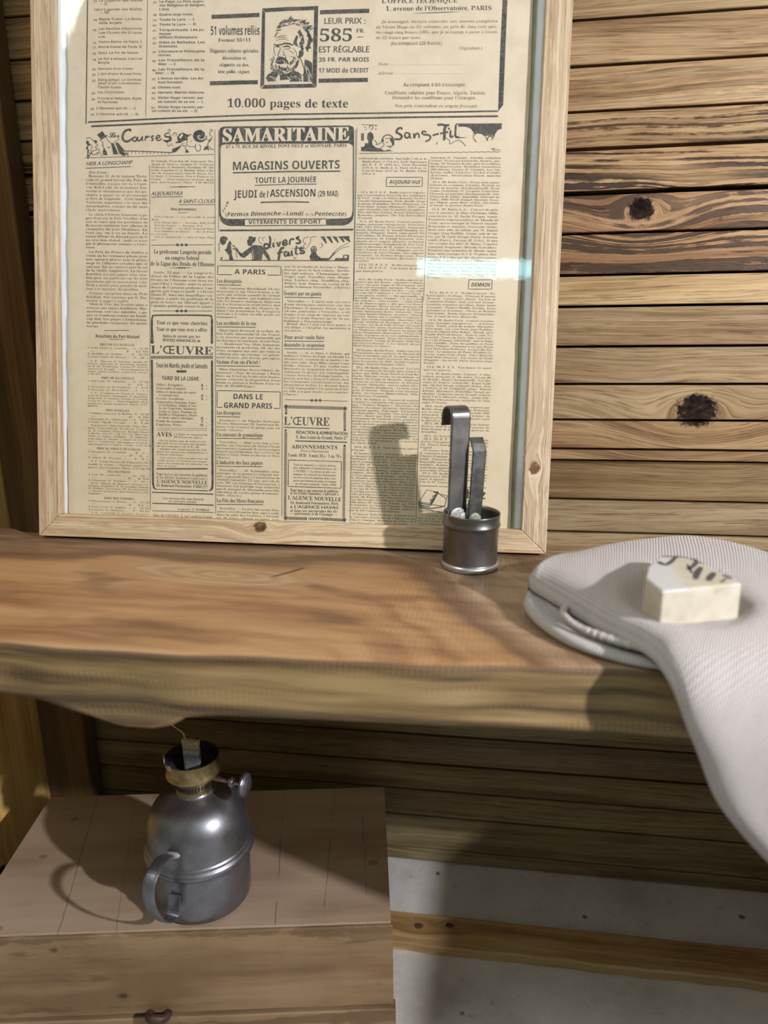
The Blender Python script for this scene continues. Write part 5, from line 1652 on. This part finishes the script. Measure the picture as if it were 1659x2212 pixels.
for t_, xa, y, xb, pr in (('Offres d’emplois . . . . . . .', 806, 832, 1222, '4'), ('Demandes d’emploi . . . . . .', 806, 868, 1222, '3'), ('Offres et demandes de repré-', 806, 906, 1226, ''), ('sentations  . . . . . . .', 832, 940, 1222, '4'),
                          ('Leçons, Locations . . . . . . .', 806, 974, 1222, '5'), ('Alimentation, Occasions, Cours,', 806, 1012, 1228, ''), ('et Institutions, Achats et Ven-', 832, 1044, 1228, ''), ('tes de Propriétés, Mobiliers,', 832, 1076, 1228, ''),
                          ('Cycles et Autos, Pensions de', 832, 1110, 1228, ''), ('famille et Villégiatures, Divers', 832, 1142, 1228, ''), ('et toutes autres rubriques . .', 832, 1174, 1226, '6'), ('Fonds de commerce . . . . . .', 806, 1210, 1226, '7'), ('Capitaux, Prêts . . . . . . . .', 806, 1246, 1226, '10')):
    T(box_ad, 'b', t_, xa, y, xb, 24, SML, 2)
    if pr:
        T(box_ad, 'S', pr, 1270 if len(pr) < 2 else 1256, y + 8, 1294, 26, INK, 2)
        T(box_ad, 'S', '»', 1322, y + 8, 1334, 20, SML, 2)
for y in (1274, 1294):
    line(box_ad, 810, y, 1336, y + 2, 4, SML)
T(box_ad, 'b', 'AVIS', 808, 1358, 968, 46, INK, 3)
block(box_ad, 'b', 988, 1320, 1338, 1380, 'La ligne se compose de|30 lettres ou signes.~', SML, 0.6)
block(box_ad, 'b', 812, 1386, 1338, 1560, '>On ne donne pas de numéro jus-|tificatif. Il est envoyé sur deman-|de accompagnée de 0 fr. 50.~|>Ajouter un supplément de 5 fr.|pour les annonces domiciliées à|l’Œuvre-Publicité.~', SML, 0.6)
block(box_ad, 'k', 816, 1564, 1342, 1678, '>Les ordres doivent parvenir la|veille avant 12 heures, accompa-|gnés du montant en mandat ou|bon de poste.~', SML, 0.6)
for k in range(20):
    x = 812 + k * 26.4
    stroke(box_ad, [(x, 1702), (x + 9, 1694), (x + 18, 1698), (x + 26, 1690)], 11)
T(box_ad, 'b', 'Pour tout ce qui concerne la publicité', 808, 1762, 1338, 28, SML, 2)
T(box_ad, 'b', 'et les Petites Annonces s’adresser à', 808, 1796, 1338, 28, SML, 2)
T(box_ad, 'b', 'L’AGENCE NOUVELLE', 812, 1842, 1338, 36, INK, 3)
T(box_ad, 'b', '24, Boulevard Poissonnière, PARIS (2ᵉ)', 806, 1880, 1338, 28, INK, 2)
line(rules, 762, 1940, 1400, 1960, 11)
T(body, 'k', 'Les manuscrits non insérés', 872, 2012, 1300, 26, SML, 2)
T(body, 'k', 'ne sont pas rendus', 934, 2044, 1224, 26, SML, 2)
line(rules, 766, 2054, 1402, 2074, 11)
T(body, 'b', 'Le gérant : P. POTREAU.', 1026, 2126, 1370, 24, SML, 2)
line(rules, 766, 2132, 1404, 2150, 6)
T(body, 'b', 'Imp. de l’ŒUVRE, 9, rue Louis-le-Grand.', 776, 2188, 1392, 24, SML, 2)

body = sec('text_column')
# ---- columns 3 and 4: news in brief
crop(450, 560, 5.184)
def open_box(P, x0, y0, x1, y1, gap0, gap1, dy=6):
    stroke(P, [(gap0, y1 + 2), (x0, y1), (x0 + 4, y0), (x1, y0 + dy), (x1 - 2, y1 + dy), (gap1, y1 + dy - 2)], 8, smooth=False)
open_box(H(), 104, 74, 814, 172, 262, 666)
T(HL(), 'S', 'A PARIS', 292, 166, 638, 54, INK, 3, rise=170)
def hd(P, text, xa, y, xb, cap=42, drop=24, rise=4):
    T(P, 'b', text, xa, y, xb, cap, INK, 3, rise=y + rise)
    line(P, xa + 4, y + drop, xb - 6, y + drop + 4, 8)
hd(H(), 'Les désespérés', 96, 262, 372)
block(body, 'b', 94, 306, 808, 664, '>Mlle Germaine Rivoalland, 24 ans,|demeurant 4, rue Victor-Cousin, a ab-|sorbé une certaine quantité de véronal.|Une de ses amies, qui habitait avec|elle, l’a trouvée inanimée dans son|lit. La désespérée avait laissé une|lettre exposant que des chagrins in-|times l’ont déterminée. La désespérée|décéda à Cochin où elle avait été|transportée.~')
hd(H(), 'Les accidents de la rue', 90, 734, 536)
block(body, 'b', 90, 776, 808, 1116, '>Quai Saint-Bernard, le cycliste Ju-|lien Guidi, demeurant 14, rue Domat,|a été renversé par une automobile qui|lui fractura la mâchoire. Hôtel-Dieu.|>— Boulevard Ney, Mme Kutgayan,|doctoresse en médecine, 20, rue des|Fêtes, occupant une auto qui entra en|collision avec un attelage, est griève-|ment blessée ; elle décède peu après.')
hd(H(), 'Victime d’un rat d’hôtel ?', 90, 1170, 582)
block(body, 'b', 88, 1212, 810, 1434, '>Mme Madeleine Rossy-Manry, de-|meurant à Nice, de passage à Paris,|dans un hôtel du boulevard Hauss-|mann, constate la disparition d’une|bague en platine et brillants d’une va-|leur de 50.000 francs.~')
news_l = body
body = news_r = sec('text_column')
block(body, 'b', 852, 62, 1594, 326, 'mis la médaille de bronze à Mmes :|Barrer, mère de huit enfants ; Bertho-|let, sept enfants ; Champagne, sept ;|Dupré, sept ; Goneffon, cinq ; Hoppe,|cinq ; Loctave, cinq ; Mouffleau, cinq ;|Robert, huit. Toutes ces mères de fa-|mille habitent Versailles. (Œuvre.)')
hd(H(), 'Éventré par un gamin', 850, 402, 1268)
block(body, 'b', 850, 450, 1590, 710, '>Versailles. — L’autre nuit, au cours|d’une discussion survenue rue des|Chantiers, le nommé Bruel, âgé de|28 ans, journalier à Versailles, a été|frappé d’un coup de couteau au ven-|tre par le jeune Bournel, âgé de 16 ans,|habitant à Porchefontaine.~')
block(body, 'b', 850, 706, 1590, 816, '>Bruel, dont l’état est très grave, a|été admis à l’hôpital. Le meurtrier a|été arrêté.~')
hd(H(), 'Pour avoir voulu faire', 850, 892, 1300)
hd(HL(), 'descendre la suspension', 850, 978, 1300)
block(body, 'b', 850, 1026, 1584, 1530, '>Senlis. — M. et Mme A. Pidoux, qui|habitent Villers-St-Paul, au lieudit La|Moulinière, venaient de se mettre à ta-|ble avec leurs deux filles quand l’une|d’elles, Simone, 11 ans, voulut faire|descendre la suspension dont la lampe|éclairait la pièce. Le contrepoids|s’étant détaché, la lampe tomba ; le|pétrole prit feu à terre et l’enfant, dont|les vêtements s’enflammèrent, fut|atrocement brûlée. Le docteur Bayle|l’a fait transporter à l’hôpital de Creil,|où elle n’a pas tardé à succomber.|(Œuvre.)~', skew=-6)
crop(450, 820, 5.184)
body = news_l
open_box(H(), 96, 122, 806, 308, 158, 734, 16)
T(HL(), 'S', 'DANS LE', 282, 216, 610, 58, INK, 3, rise=222)
T(HL(), 'S', 'GRAND PARIS', 174, 316, 714, 60, INK, 3, rise=326)
hd(H(), 'Les désespérés', 92, 390, 360)
block(body, 'b', 90, 436, 804, 578, '>Levallois. — M. Charles Bertrand,|70 ans, demeurant 55, boulevard Bi-|neau, s’est tranché la gorge avec un|rasoir. (Œuvre.)~')
hd(H(), 'Un concours de gymnastique', 92, 634, 612, rise=8)
block(body, 'b', 90, 680, 804, 888, '>Versailles. — Hier a eu lieu à Ver-|sailles, sur l’avenue de Saint-Cloud,|un concours régional de gymnastique|auquel participaient des sociétés de|Seine-et-Oise, Seine-et-Marne et Oise.|(Œuvre.)~')
hd(H(), 'L’industrie des faux papiers', 92, 946, 610, rise=8)
block(body, 'b', 92, 994, 802, 1310, '>Versailles. — M. Balmadier, com-|missaire de la première brigade mo-|bile, a procédé hier à l’arrestation de|Joseph Sabatier, 22 ans, garçon de|café, 20, rue Georges-Clemenceau, à|Nanterre. Cet individu était recherché|par le parquet de Marseille pour fal-|sification de cartes grises d’automo-|biles. (Œuvre.)~')
hd(H(), 'La Fête des Mères françaises', 94, 1372, 620, rise=10)
block(body, 'b', 94, 1422, 800, 1600, '>Versailles. — La fête des mères fran-|çaises s’est déroulée hier après-midi,|dans la salle des Variétés, à Versail-|les. M. Farré, adjoint au maire, a re-|mis aux mères la médaille.')
stroke(rules, [(858, 224), (1560, 242)], 6)
ornament(rules, 1206, 233, 22)
box_ad = sec('boxed_notice')
# bordered subscription notice
def studs(P, xa, ya, xb, yb, n, w_, l_):
    for k in range(n):
        t_ = k / (n - 1)
        x, y = xa + (xb - xa) * t_, ya + (yb - ya) * t_
        if abs(xb - xa) > abs(yb - ya):
            line(P, x, y - l_ / 2, x, y + l_ / 2, w_)
        else:
            line(P, x - l_ / 2, y, x + l_ / 2, y, w_)
for (x, y) in ((872, 302), (1530, 324), (868, 1548), (1522, 1570)):
    disc(box_ad, x, y, 15)
    for k in range(8):
        disc(box_ad, x + 20 * cos(k * pi / 4), y + 20 * sin(k * pi / 4), 6, n=8)
studs(box_ad, 902, 304, 1500, 322, 52, 7, 36)
studs(box_ad, 872, 330, 872, 372, 4, 9, 26)
disc(box_ad, 872, 378, 13)
studs(box_ad, 1528, 360, 1528, 540, 16, 8, 28)
disc(box_ad, 1528, 562, 14)
T(box_ad, 'b', 'L’ŒUVRE', 848, 506, 1356, 92, INK, 5, rise=518)
line(box_ad, 846, 534, 1358, 548, 10)
disc(box_ad, 866, 568, 12)
studs(box_ad, 868, 590, 860, 1520, 86, 7, 30)
disc(box_ad, 1526, 742, 14)
studs(box_ad, 1524, 764, 1516, 1540, 72, 7, 30)
T(box_ad, 's', 'RÉDACTION & ADMINISTRATION', 984, 606, 1556, 36, INK, 3, bold=0.08, rise=622)
T(box_ad, 'b', '9, Rue Louis-le-Grand, Paris-2ᵉ', 982, 660, 1556, 36, INK, 3, rise=672)
line(box_ad, 974, 686, 1554, 702, 12)
T(box_ad, 'b', 'ABONNEMENTS', 930, 770, 1446, 42, INK, 3, rise=780)
T(box_ad, 'k', '(Paris et Départements)', 1032, 808, 1348, 24, SML, 2)
T(box_ad, 'b', '3 mois, 18.50   6 mois, 36 »   1 an, 70 »', 892, 860, 1492, 34, INK, 3, rise=876)
for q in ([(898, 900), (1492, 918), (1486, 1216), (894, 1196), (898, 900)],):
    stroke(box_ad, q, 10, SML, smooth=False)
block(box_ad, 'b', 952, 934, 1434, 1182, 'Tous les mandats et valeurs doivent|être adressés à l’Administrateur de|L’ŒUVRE. — Le moyen le plus éco-|nomique de souscrire un abonnement|est d’en verser le montant dans n’im-|porte quel bureau de poste au compte|>de chèques postaux : Paris 1040', SML, 0.6, 2)
T(box_ad, 'b', 'Pour tout ce qui concerne la publicité', 920, 1252, 1456, 32, INK, 2, rise=1266)
T(box_ad, 'b', 'et les Petites Annonces, s’adresser à', 920, 1284, 1456, 32, INK, 2, rise=1298)
T(box_ad, 'b', 'L’AGENCE NOUVELLE', 892, 1342, 1488, 44, INK, 3, rise=1364)
T(box_ad, 'b', '24, Boulevard Poissonnière, Paris', 918, 1392, 1456, 30, INK, 2, rise=1402)
T(box_ad, 's', 'à L’AGENCE HAVAS', 918, 1438, 1456, 34, INK, 2, bold=0.1, rise=1450)
T(box_ad, 'b', 'et dans ses succursales des dé-', 918, 1480, 1450, 30, INK, 2, rise=1490)
T(box_ad, 'b', '— partements et de l’étranger —', 918, 1512, 1446, 30, INK, 2, rise=1526)
studs(box_ad, 900, 1552, 1100, 1558, 20, 7, 34)
studs(box_ad, 1270, 1560, 1496, 1572, 22, 7, 34)
for k in range(5):
    stroke(box_ad, [(1120 + k * 28, 1572), (1132 + k * 28, 1546), (1146 + k * 28, 1560), (1134 + k * 28, 1574)], 7)

wire_l, wire_r = sec('text_column'), sec('text_column')
# ---- columns 5 and 6: wireless programmes
crop(750, 250, 4.254)
block(wire_l, 'k', 108, 380, 734, 546, 'LONGUEURS D’ONDES : Tour Eiffel (1.445 m. 8),|>Radio-Paris (1.724 m.), École Supérieure|>des P. T. T. (447 m.), Petit Parisien|>(328 m. 2), Radio L. L. Paris (368 m. 1),|>Côte-d’Azur (237 m. 9), Radio Vitus|>(308 m. 3).~', INK, 0.6)
def tbox(P, text, x0, y0, x1, y1, k=0):
    stroke(P, [(x0, y0), (x1, y0 + k), (x1 - 4, y1 + k), (x0 - 4, y1), (x0, y0)], 6, smooth=False)
    T(P, 'I', text, x0 + 22, y1 - (y1 - y0) * 0.30, x1 - 18, (y1 - y0) * 0.40, INK, 3)
tbox(H(), 'AUJOURD’HUI', 362, 566, 692, 650)
block(wire_l, 'b', 96, 690, 722, 952, '>12 h. 30, P.-T.-T. : Radio-concert organisé|par l’Association Générale des Auditeurs|de T.S.F. : Saint à ta Mariée (Romeyr), Un Faci|(Joseph Zimmermann), Paris (Rault), Songe|d’amour (Czibulka), Myrta (Margaux), La|Fourchette, Scapin (Messager), Tierra mia-|nana (Soutullo), Une Grenadine (Arquilino),|Pliss and Nina (Larrey), Romeo (Chaminade),|Romance (Jaques), The Toy Towncillery|(Franceil).~', SML)
block(wire_l, 'b', 86, 958, 716, 1346, '>12 h. 30, Radio-Paris : Concert sympho-|nique (musique enregistrée) : Princesse|Ida (The Devon Wyander). Fantasia|mente (Beethoven), M. Yehudi Menuhin, Lo-|hengrin (Wagner), Morse, signe gentil, Du|Val infidau, M. Ferrus, Chant d’Espagne|(Romanesca), M. Yehudi Menuhin, Sym-|phonie en ré majeur (Haydn), orchestre|philharmonique (Symphonie de New-York,|sous la direction de M. Arturo Toscanini),|Ode à Jeanne d’Arc (Éd. Mignan), par les|Chanteurs de Saint-Nicolas, Airs tziganes|(Sarasate), M. Heifetz (Francœur), Noc-|tuns), Caprice viennois (Kreisler), M.|Kreisler.~', SML, skew=-12)
block(wire_l, 'b', 76, 1354, 706, 1440, '>13 h. 55, P.-T.-T. : Radio-journal.~|>14 h. 30, P.-T.-T. : Une heure de musi-|que enregistrée.~', SML)
block(wire_r, 'b', 766, 372, 1412, 588, 'Berceuse (G. Dupont) ; Giralda, sélection|(Adam), Deuxième barcarolle (Fauré), par-|ticipe. M. Maurice Béché, prix d’excellence|du Conservatoire. Mélodies roumaines|(Mystiecon), Gusety (F. Schmitt), Les Val-|locons, ballet (Ludovic), Un bal d’étoiles|(Lacôme) ; Manhattan beach, marche|(Sousa).~', SML)
block(wire_r, 'b', 758, 596, 1402, 836, '>21 h. 30, Radio-Paris : Pièces pour piano,|Scherzo en si mineur (Chopin), Prélude en|forme de marche (Rachmaninoff), Trois|études (Scriabine), M. Grégoire Gourevitch,|Chanson géorgienne (Rachmaninoff), Jota|(Manuel de Falla), Seguidille (Manuel de|Falla), Mlle Nicole Rangel, Quatuor (Geor-|ges Migot), pour flûte, violon, clarinette|et harpe, le quatuor Radio-Paris.~', SML)
block(wire_r, 'b', 748, 844, 1390, 1500, '>21 h. 30, Radio-L.-L. : Concert de gala,|avec le concours de Mme Christiane Odila,|cantatrice de M. Émile Grégor, ténor.|Première représentation de Monile et|Atala, opéra-comique de Marcel Samuel-|Rousseau et Amable. Sérénade (Schu-|bert) avec solo de violon, par M. Zighel|Grégor (Jose Padilla), Ariane, solo de vio-|lon, par M. Émile Grégor (Bach), Berceuse|rondo (Fauré), Paysage (R. Hahn), Si mes|vers avaient des ailes (R. Hahn), Capricci|espagnol, fragments (Rimsky-Korsakov).|Première représentation de Monile, opéra-|tique, opéra-comique de J. B. Trépreau, Sou-|venirs d’Arvèdes par les chœurs russes,|solos de balalaïka par M. Zyldewitz, la|Marche hongroise (Berlioz), Nocturne|de Chopin, Danse macabre (Saint-Saëns)|L’heure exquise (R. Hahn), orgue de Ma-|rinette, Vesper (A. Messer), Final (César|Franck).~', SML, skew=-14)
tbox(H(), 'DEMAIN', 1118, 1508, 1332, 1594)
line(rules, 90, 110, 60, 1700, 4)
line(rules, 752, 400, 702, 1702, 4)
crop(750, 620, 4.174)
block(wire_l, 'b', 74, -82, 690, 540, '>16 h. 45, Radio-Paris : Radio-concert or-|ganisé par les Roses : consacré à Saint-|Omer. Au vieux Pagus de Thérouanne, cau-|serie par Germaine Agreman. Poèmes en|prose de Mlle Maria Le Roy : « La ville|où s’accola l’enfance » ; Gérard Verne :|« Les gestes oubliés » ; En quenouille, la|dentelle ; Octave Pradels : « Y m’a r’lusé|des asticots » ; Jules Lecieux : « Saint-Omer|va de Haut-Arques », dits par Léo Bour-|nier. Andante, Henry Planel, directeur de|l’École Nationale de Musique de Saint-|Omer. Intermezzo (Lalo), violoncelle : Mme|Yvonne Briclot-Simenoc, au piano : Marcel|Briclot. Notice sur le graveur Vandenber-|ghe, par Émile Langlade, chancelier des|Rosati. Mélodies de Monsigny, Airs de Rose|et Colas, Air de la belle Arsène : Desombe|Vanderstreut, basse chantante, Mme Ma-|rie-Madeleine Nicoud. Poèmes en proses de|Mme Magdeleine Bonvouloir : Prière à la|pêche, Rondeau de la voix radiogénique ;|Charles Delhougne : Éloge des corneaux ;|Jean-Robert : Visions de Flandre ; Mlle Ma-|rie-Thérèse Dorner : L’A.z. sonnet, dit par|Mme Régine Le Quéré.~', SML, skew=-22)
block(wire_l, 'b', 56, 556, 660, 704, '>20 heures, Radio-Paris : Radio-concert.|Présentation du répertoire du Théâtre du|Vieux-Colombier, par M. Jacques Copeau.|Le Carrosse du Saint-Sacrement (Mérimée),|avec le concours de MM. Jacques Copeau,|Dacqué, Romain Bouquet, Villon.~', SML, skew=-4)
block(wire_l, 'b', 52, 712, 656, 992, '>20 h. 30, Radio-Vitus : Concert : Le Cycle|des 18 Sonates de Mozart, pour violon et|piano, par MM. Jean Noceti et Paul Be-|douin. Sixième sonate en mi mineur, a)|Allegro, b) Tempo di Minuetto ; Septième|sonate en mi bémol majeur, a) Allegro,|b) Rondo. Orchestre : Amant jaloux (Gré-|try) ; Andante (Beethoven) ; La boîte à jou-|joux (Debussy) ; Premier aveu (Georges|Brun) ; En vacances (Rhené-Bâton) ; Mar-|che barbare (Gaubert).~', SML, skew=-8)
block(wire_l, 'b', 44, 998, 648, 1416, '>20 h. 30, Radio-L.-L. : Concert de musique|enregistrée, consacrée à la musique classi-|que, « Festival Wagner » : Ouverture des|Maîtres chanteurs, première, deuxième et|troisième parties ; Lohengrin : La marche|des fiançailles ; Parsifal : Une arme seule|et sûre, chanté par Thill ; Parsifal : L’en-|chantement du Vendredi-Saint, première,|deuxième et troisième parties ; Tristan et|Yseult, prélude, première et deuxième par-|ties ; Lohengrin : Rêve d’Elsa, chanté par|Ninon Vallin ; Lohengrin : Récit du Graal,|par Rogatchewsky ; Tannhäuser : Chœur|des pèlerins ; Le vaisseau fantôme, ouver-|ture, première et deuxième parties ; La|Walkyrie : La chevauchée ; Le crépuscule|des dieux, finale.~', SML, skew=-12)
block(wire_l, 'b', 38, 1430, 632, 1480, '>20 h. 45, P.-T.-T. : Gala des vieux succès|français.~', SML)
block(wire_l, 'b', 36, 1486, 630, 2024, '>21 heures, P.-T.-T. : Diffusion de la séan-|ce donnée au grand amphithéâtre de la|Sorbonne. Programme : La Marseillaise,|par la musique du 46e régiment d’infan-|terie (dir. M. Prosnent). Allocution de M.|Drosseur, pour le Comité d’organisation.|Discours de M. Godart, sénateur, ancien|ministre ; discours de M. Labbé, directeur|de l’Enseignement technique ; discours de|M. Flandin, ministre du commerce. Partie|artistique (musique militaire) : Roses d’Is-|pahan (Gabriel Fauré), Valse de Musette|(Puccini), Mlle Storn, de l’Opéra-Comique ;|A toi, par M. Devriès, de l’Opéra-Comique ;|Si j’avais vos ailes (Messager), Mlle Espi-|caste, de l’Opéra-Comique ; Grisélidis (Mas-|senet), M. Tubiana, de l’Opéra-Comique ;|Duo des Contes d’Hoffmann (Offenbach),|Mlle Storn, M. Tubiana ; Danses, par Mlle|de Rauwera, de l’Opéra-Comique ; Manon,|premier acte (Massenet) ; Marche militaire,|par le 46e régiment d’infanterie.~', SML, skew=-16)
block(wire_l, 'b', 22, 2032, 608, 2136, '>21 heures, Petit Parisien : Concert avec|le concours d’artistes de l’Opéra et de|l’Opéra-Comique : Ouverture des P’tites Mi-|chu (Messager) ; Petite valse (Paladilhe). La', SML)
block(wire_r, 'b', 714, 36, 1340, 276, '>12 h. 30, P. T. T. : Radio-Concert : Es-|lamboquilo (Calleja) ; Charme d’amour|(Rococa) ; Carnavesita (Senti) ; La fête de|Cendrillon (Dicker), Body and soul (Green) ;|Fantaisie Argentine (Rosillon), Bitter Sweet|(Coward) ; Swance Shuffle (Berlin), Brise|printanière (Carenes) ; Flores de España|(Ghirlanda) ; Ronde d’amour (Chaminade) ;|Gee, it must be love (Richards).~', SML)
block(wire_r, 'b', 704, 284, 1326, 696, '>12 h. 30, Radio-Paris : Concert sympho-|nique (musique enregistrée). — A travers|Paris : Paris, soleil du monde (Hermitte,|Ackerman) ; Ça, c’est Paris (José Padilla) ;|Place de l’Opéra (Guy Rodor) ; Minuit, place|Pigalle (Ferréol-Mercy) ; Paris la nuit (Ga-|baroche) ; Gosse de Paris (Silv. Lettierre) ;|Je r’vois Paname (Oberfeld) ; Sur la butte|(José Padilla) ; Dans les jardins de Paris|(Philo Pleiner) ; Paname n’est pas Paris|(Fred Mélé-Tom Waltham) ; La java des Fra-|tellini : Le moineau de Paris (Padilla-Le-|lièvre) ; Luna Park (Puig) ; Place Blanche|(Fred Mélé-Gunven) ; Les reines de Paris|(Doquin) ; Au revoir Paris (Verdun-Jean|Boyer).~', SML, skew=-14)
block(wire_r, 'b', 688, 706, 1308, 758, '>13 h. 30, P. T. T. : Une heure de musi-|que enregistrée.~', SML)
block(wire_r, 'b', 684, 766, 1302, 1052, '>15 h. 45, Radio-Paris : Concert : J. Mar-|rakech, orchestre (L.-M. Aubé), Poème (H.|de Raatti) ; Regret (Kousnetzoff) ; Les ber-|ceaux (G. Fauré), violoncelle : Roger Boul-|me ; My last dream, orchestre (Ergo) ; Fête|à Cythère (J.-M. Zoubaloff), piano : Marcel|Briclot ; Havanaise (Paladilhe-Tavan), or-|chestre ; Concerto en mi bémol, mouve-|ment 1 et 2 (Mozart), violon : Jenny Joly ;|Madame Chrysanthème, orchestre (A. Mes-|sager-Délisaux).~', SML, skew=-8)
block(wire_r, 'b', 674, 1060, 1290, 1318, '>20 h., Radio-Paris : Concert organisé par|Radio-Magazine : La Tosca (Puccini),|avec le concours de Mmes Yvonne Gall, MM.|Micheletti, Fontaine, Fourier, d’Arjac, de|l’Opéra-Comique, avec l’orchestre sous|la direction de M. Défosse.~|>20 h. 30, Radio-Vitus : Festival Arthur|Hoérée, avec le concours de l’auteur, de|Mme Régine de Lormoy et du quatuor de|Bruxelles.~', SML, skew=-8)
block(wire_r, 'b', 662, 1328, 1276, 1768, '>20 h. 45, Petit Parisien : Disques.~|>20 h. 45, P. T. T. : Deuxième essai de|théâtre Kinéphonique, avec le concours de|M. Théo Berger, de MM. Louis|Cognet.~|>21 heures, Petit Parisien : Concert avec|le concours d’artistes de l’Opéra et de|l’Opéra-Comique : Coppélia (Léo Delibes-|Feed) ; Chanson triste, marche (Caress),|Rapsodie sur des thèmes russes (Lala-|combe) ; Ballet d’Isoline, pièces ; La|cathédrale engloutie (Debussy), Procession|(Jarnefelt), Danse arabe.~|>21 h. 30, Radio-L.-L. : Grand poème|symphonique (Mozart) ; Ouverture drama-|tique (Coppola), concerto sous la direc-|tion de M. Eugène Bigot.~', SML, skew=-14)
line(rules, 654, 1792, 814, 1797, 5)
line(rules, 828, 1798, 1250, 1812, 5)
# diary advertisement
diary = Print()
for pts_, w_ in (([(648, 1936), (720, 1828), (808, 1850), (745, 1950), (648, 1936)], 5), ([(640, 1944), (742, 1964), (742, 1982), (642, 1960), (640, 1944)], 9), ([(800, 1860), (900, 1880), (880, 1980), (760, 1960)], 6), ([(640, 1990), (700, 2000), (860, 2036), (884, 1996)], 7), ([(780, 1846), (800, 1850), (830, 1860), (812, 1844)], 12), ([(838, 1878), (870, 1888), (890, 1910)], 6)):
    stroke(diary, pts_, w_, smooth=False)
poly(diary, [(742, 1962), (806, 1858), (818, 1866), (758, 1972)])
for k in range(3):
    stroke(diary, [(744 + k * 22, 1926 - k * 34), (760 + k * 22, 1914 - k * 34), (772 + k * 22, 1924 - k * 34)], 8)
stroke(diary, [(646, 1972), (750, 1996), (880, 1975)], 10)
T(diary, 'S', 'Sachez', 905, 1902, 1245, 82, INK, 4)
T(diary, 'S', 'choisi..', 905, 2000, 1222, 78, INK, 4)
T(diary, 's', 'L.R.', 642, 1996, 682, 20, SML, 2)
wavy(rules, 640, 2016, 1240, 2040, 5, 40, 2.0)
block(wire_r, 'b', 636, 2044, 1240, 2146, '>— Ce soir lundi, à la salle des fêtes|des A.T.L., 10, rue Chalgrin, à Paris,|l’Italie contemporaine, conférence de M.|Alfred Mortier.~', SML, 0.6)

# column rules
crop(0, 0, 1)
line(rules, 323, 357, 323.5, 441, 1.0)
line(rules, 323, 447, 325, 1102, 1.0)
line(rules, 464, 280, 466, 1110, 1.0)
line(rules, 469.5, 574, 469, 576, 1.0)
line(rules, 610.5, 582, 609, 1116, 1.0)
line(rules, 768.5, 280, 756, 1126, 1.0)
line(rules, 913, 640, 898, 1130, 1.0)
line(rules, 472, 280, 472, 500, 0.9)
parts_ += [(ads, 'top_advertisement'), (vols, 'volume_list'), (port, 'portrait_illustration'), (race, 'racing_illustration'), (radio, 'radio_illustration'), (store, 'store_advertisement'),
           (news, 'news_illustration'), (diary, 'diary_illustration'), (rules, 'column_rules')]
for p_, nm in parts_:
    p_.build(nm)
bpy.data.objects.remove(tob)
bpy.data.curves.remove(tc)
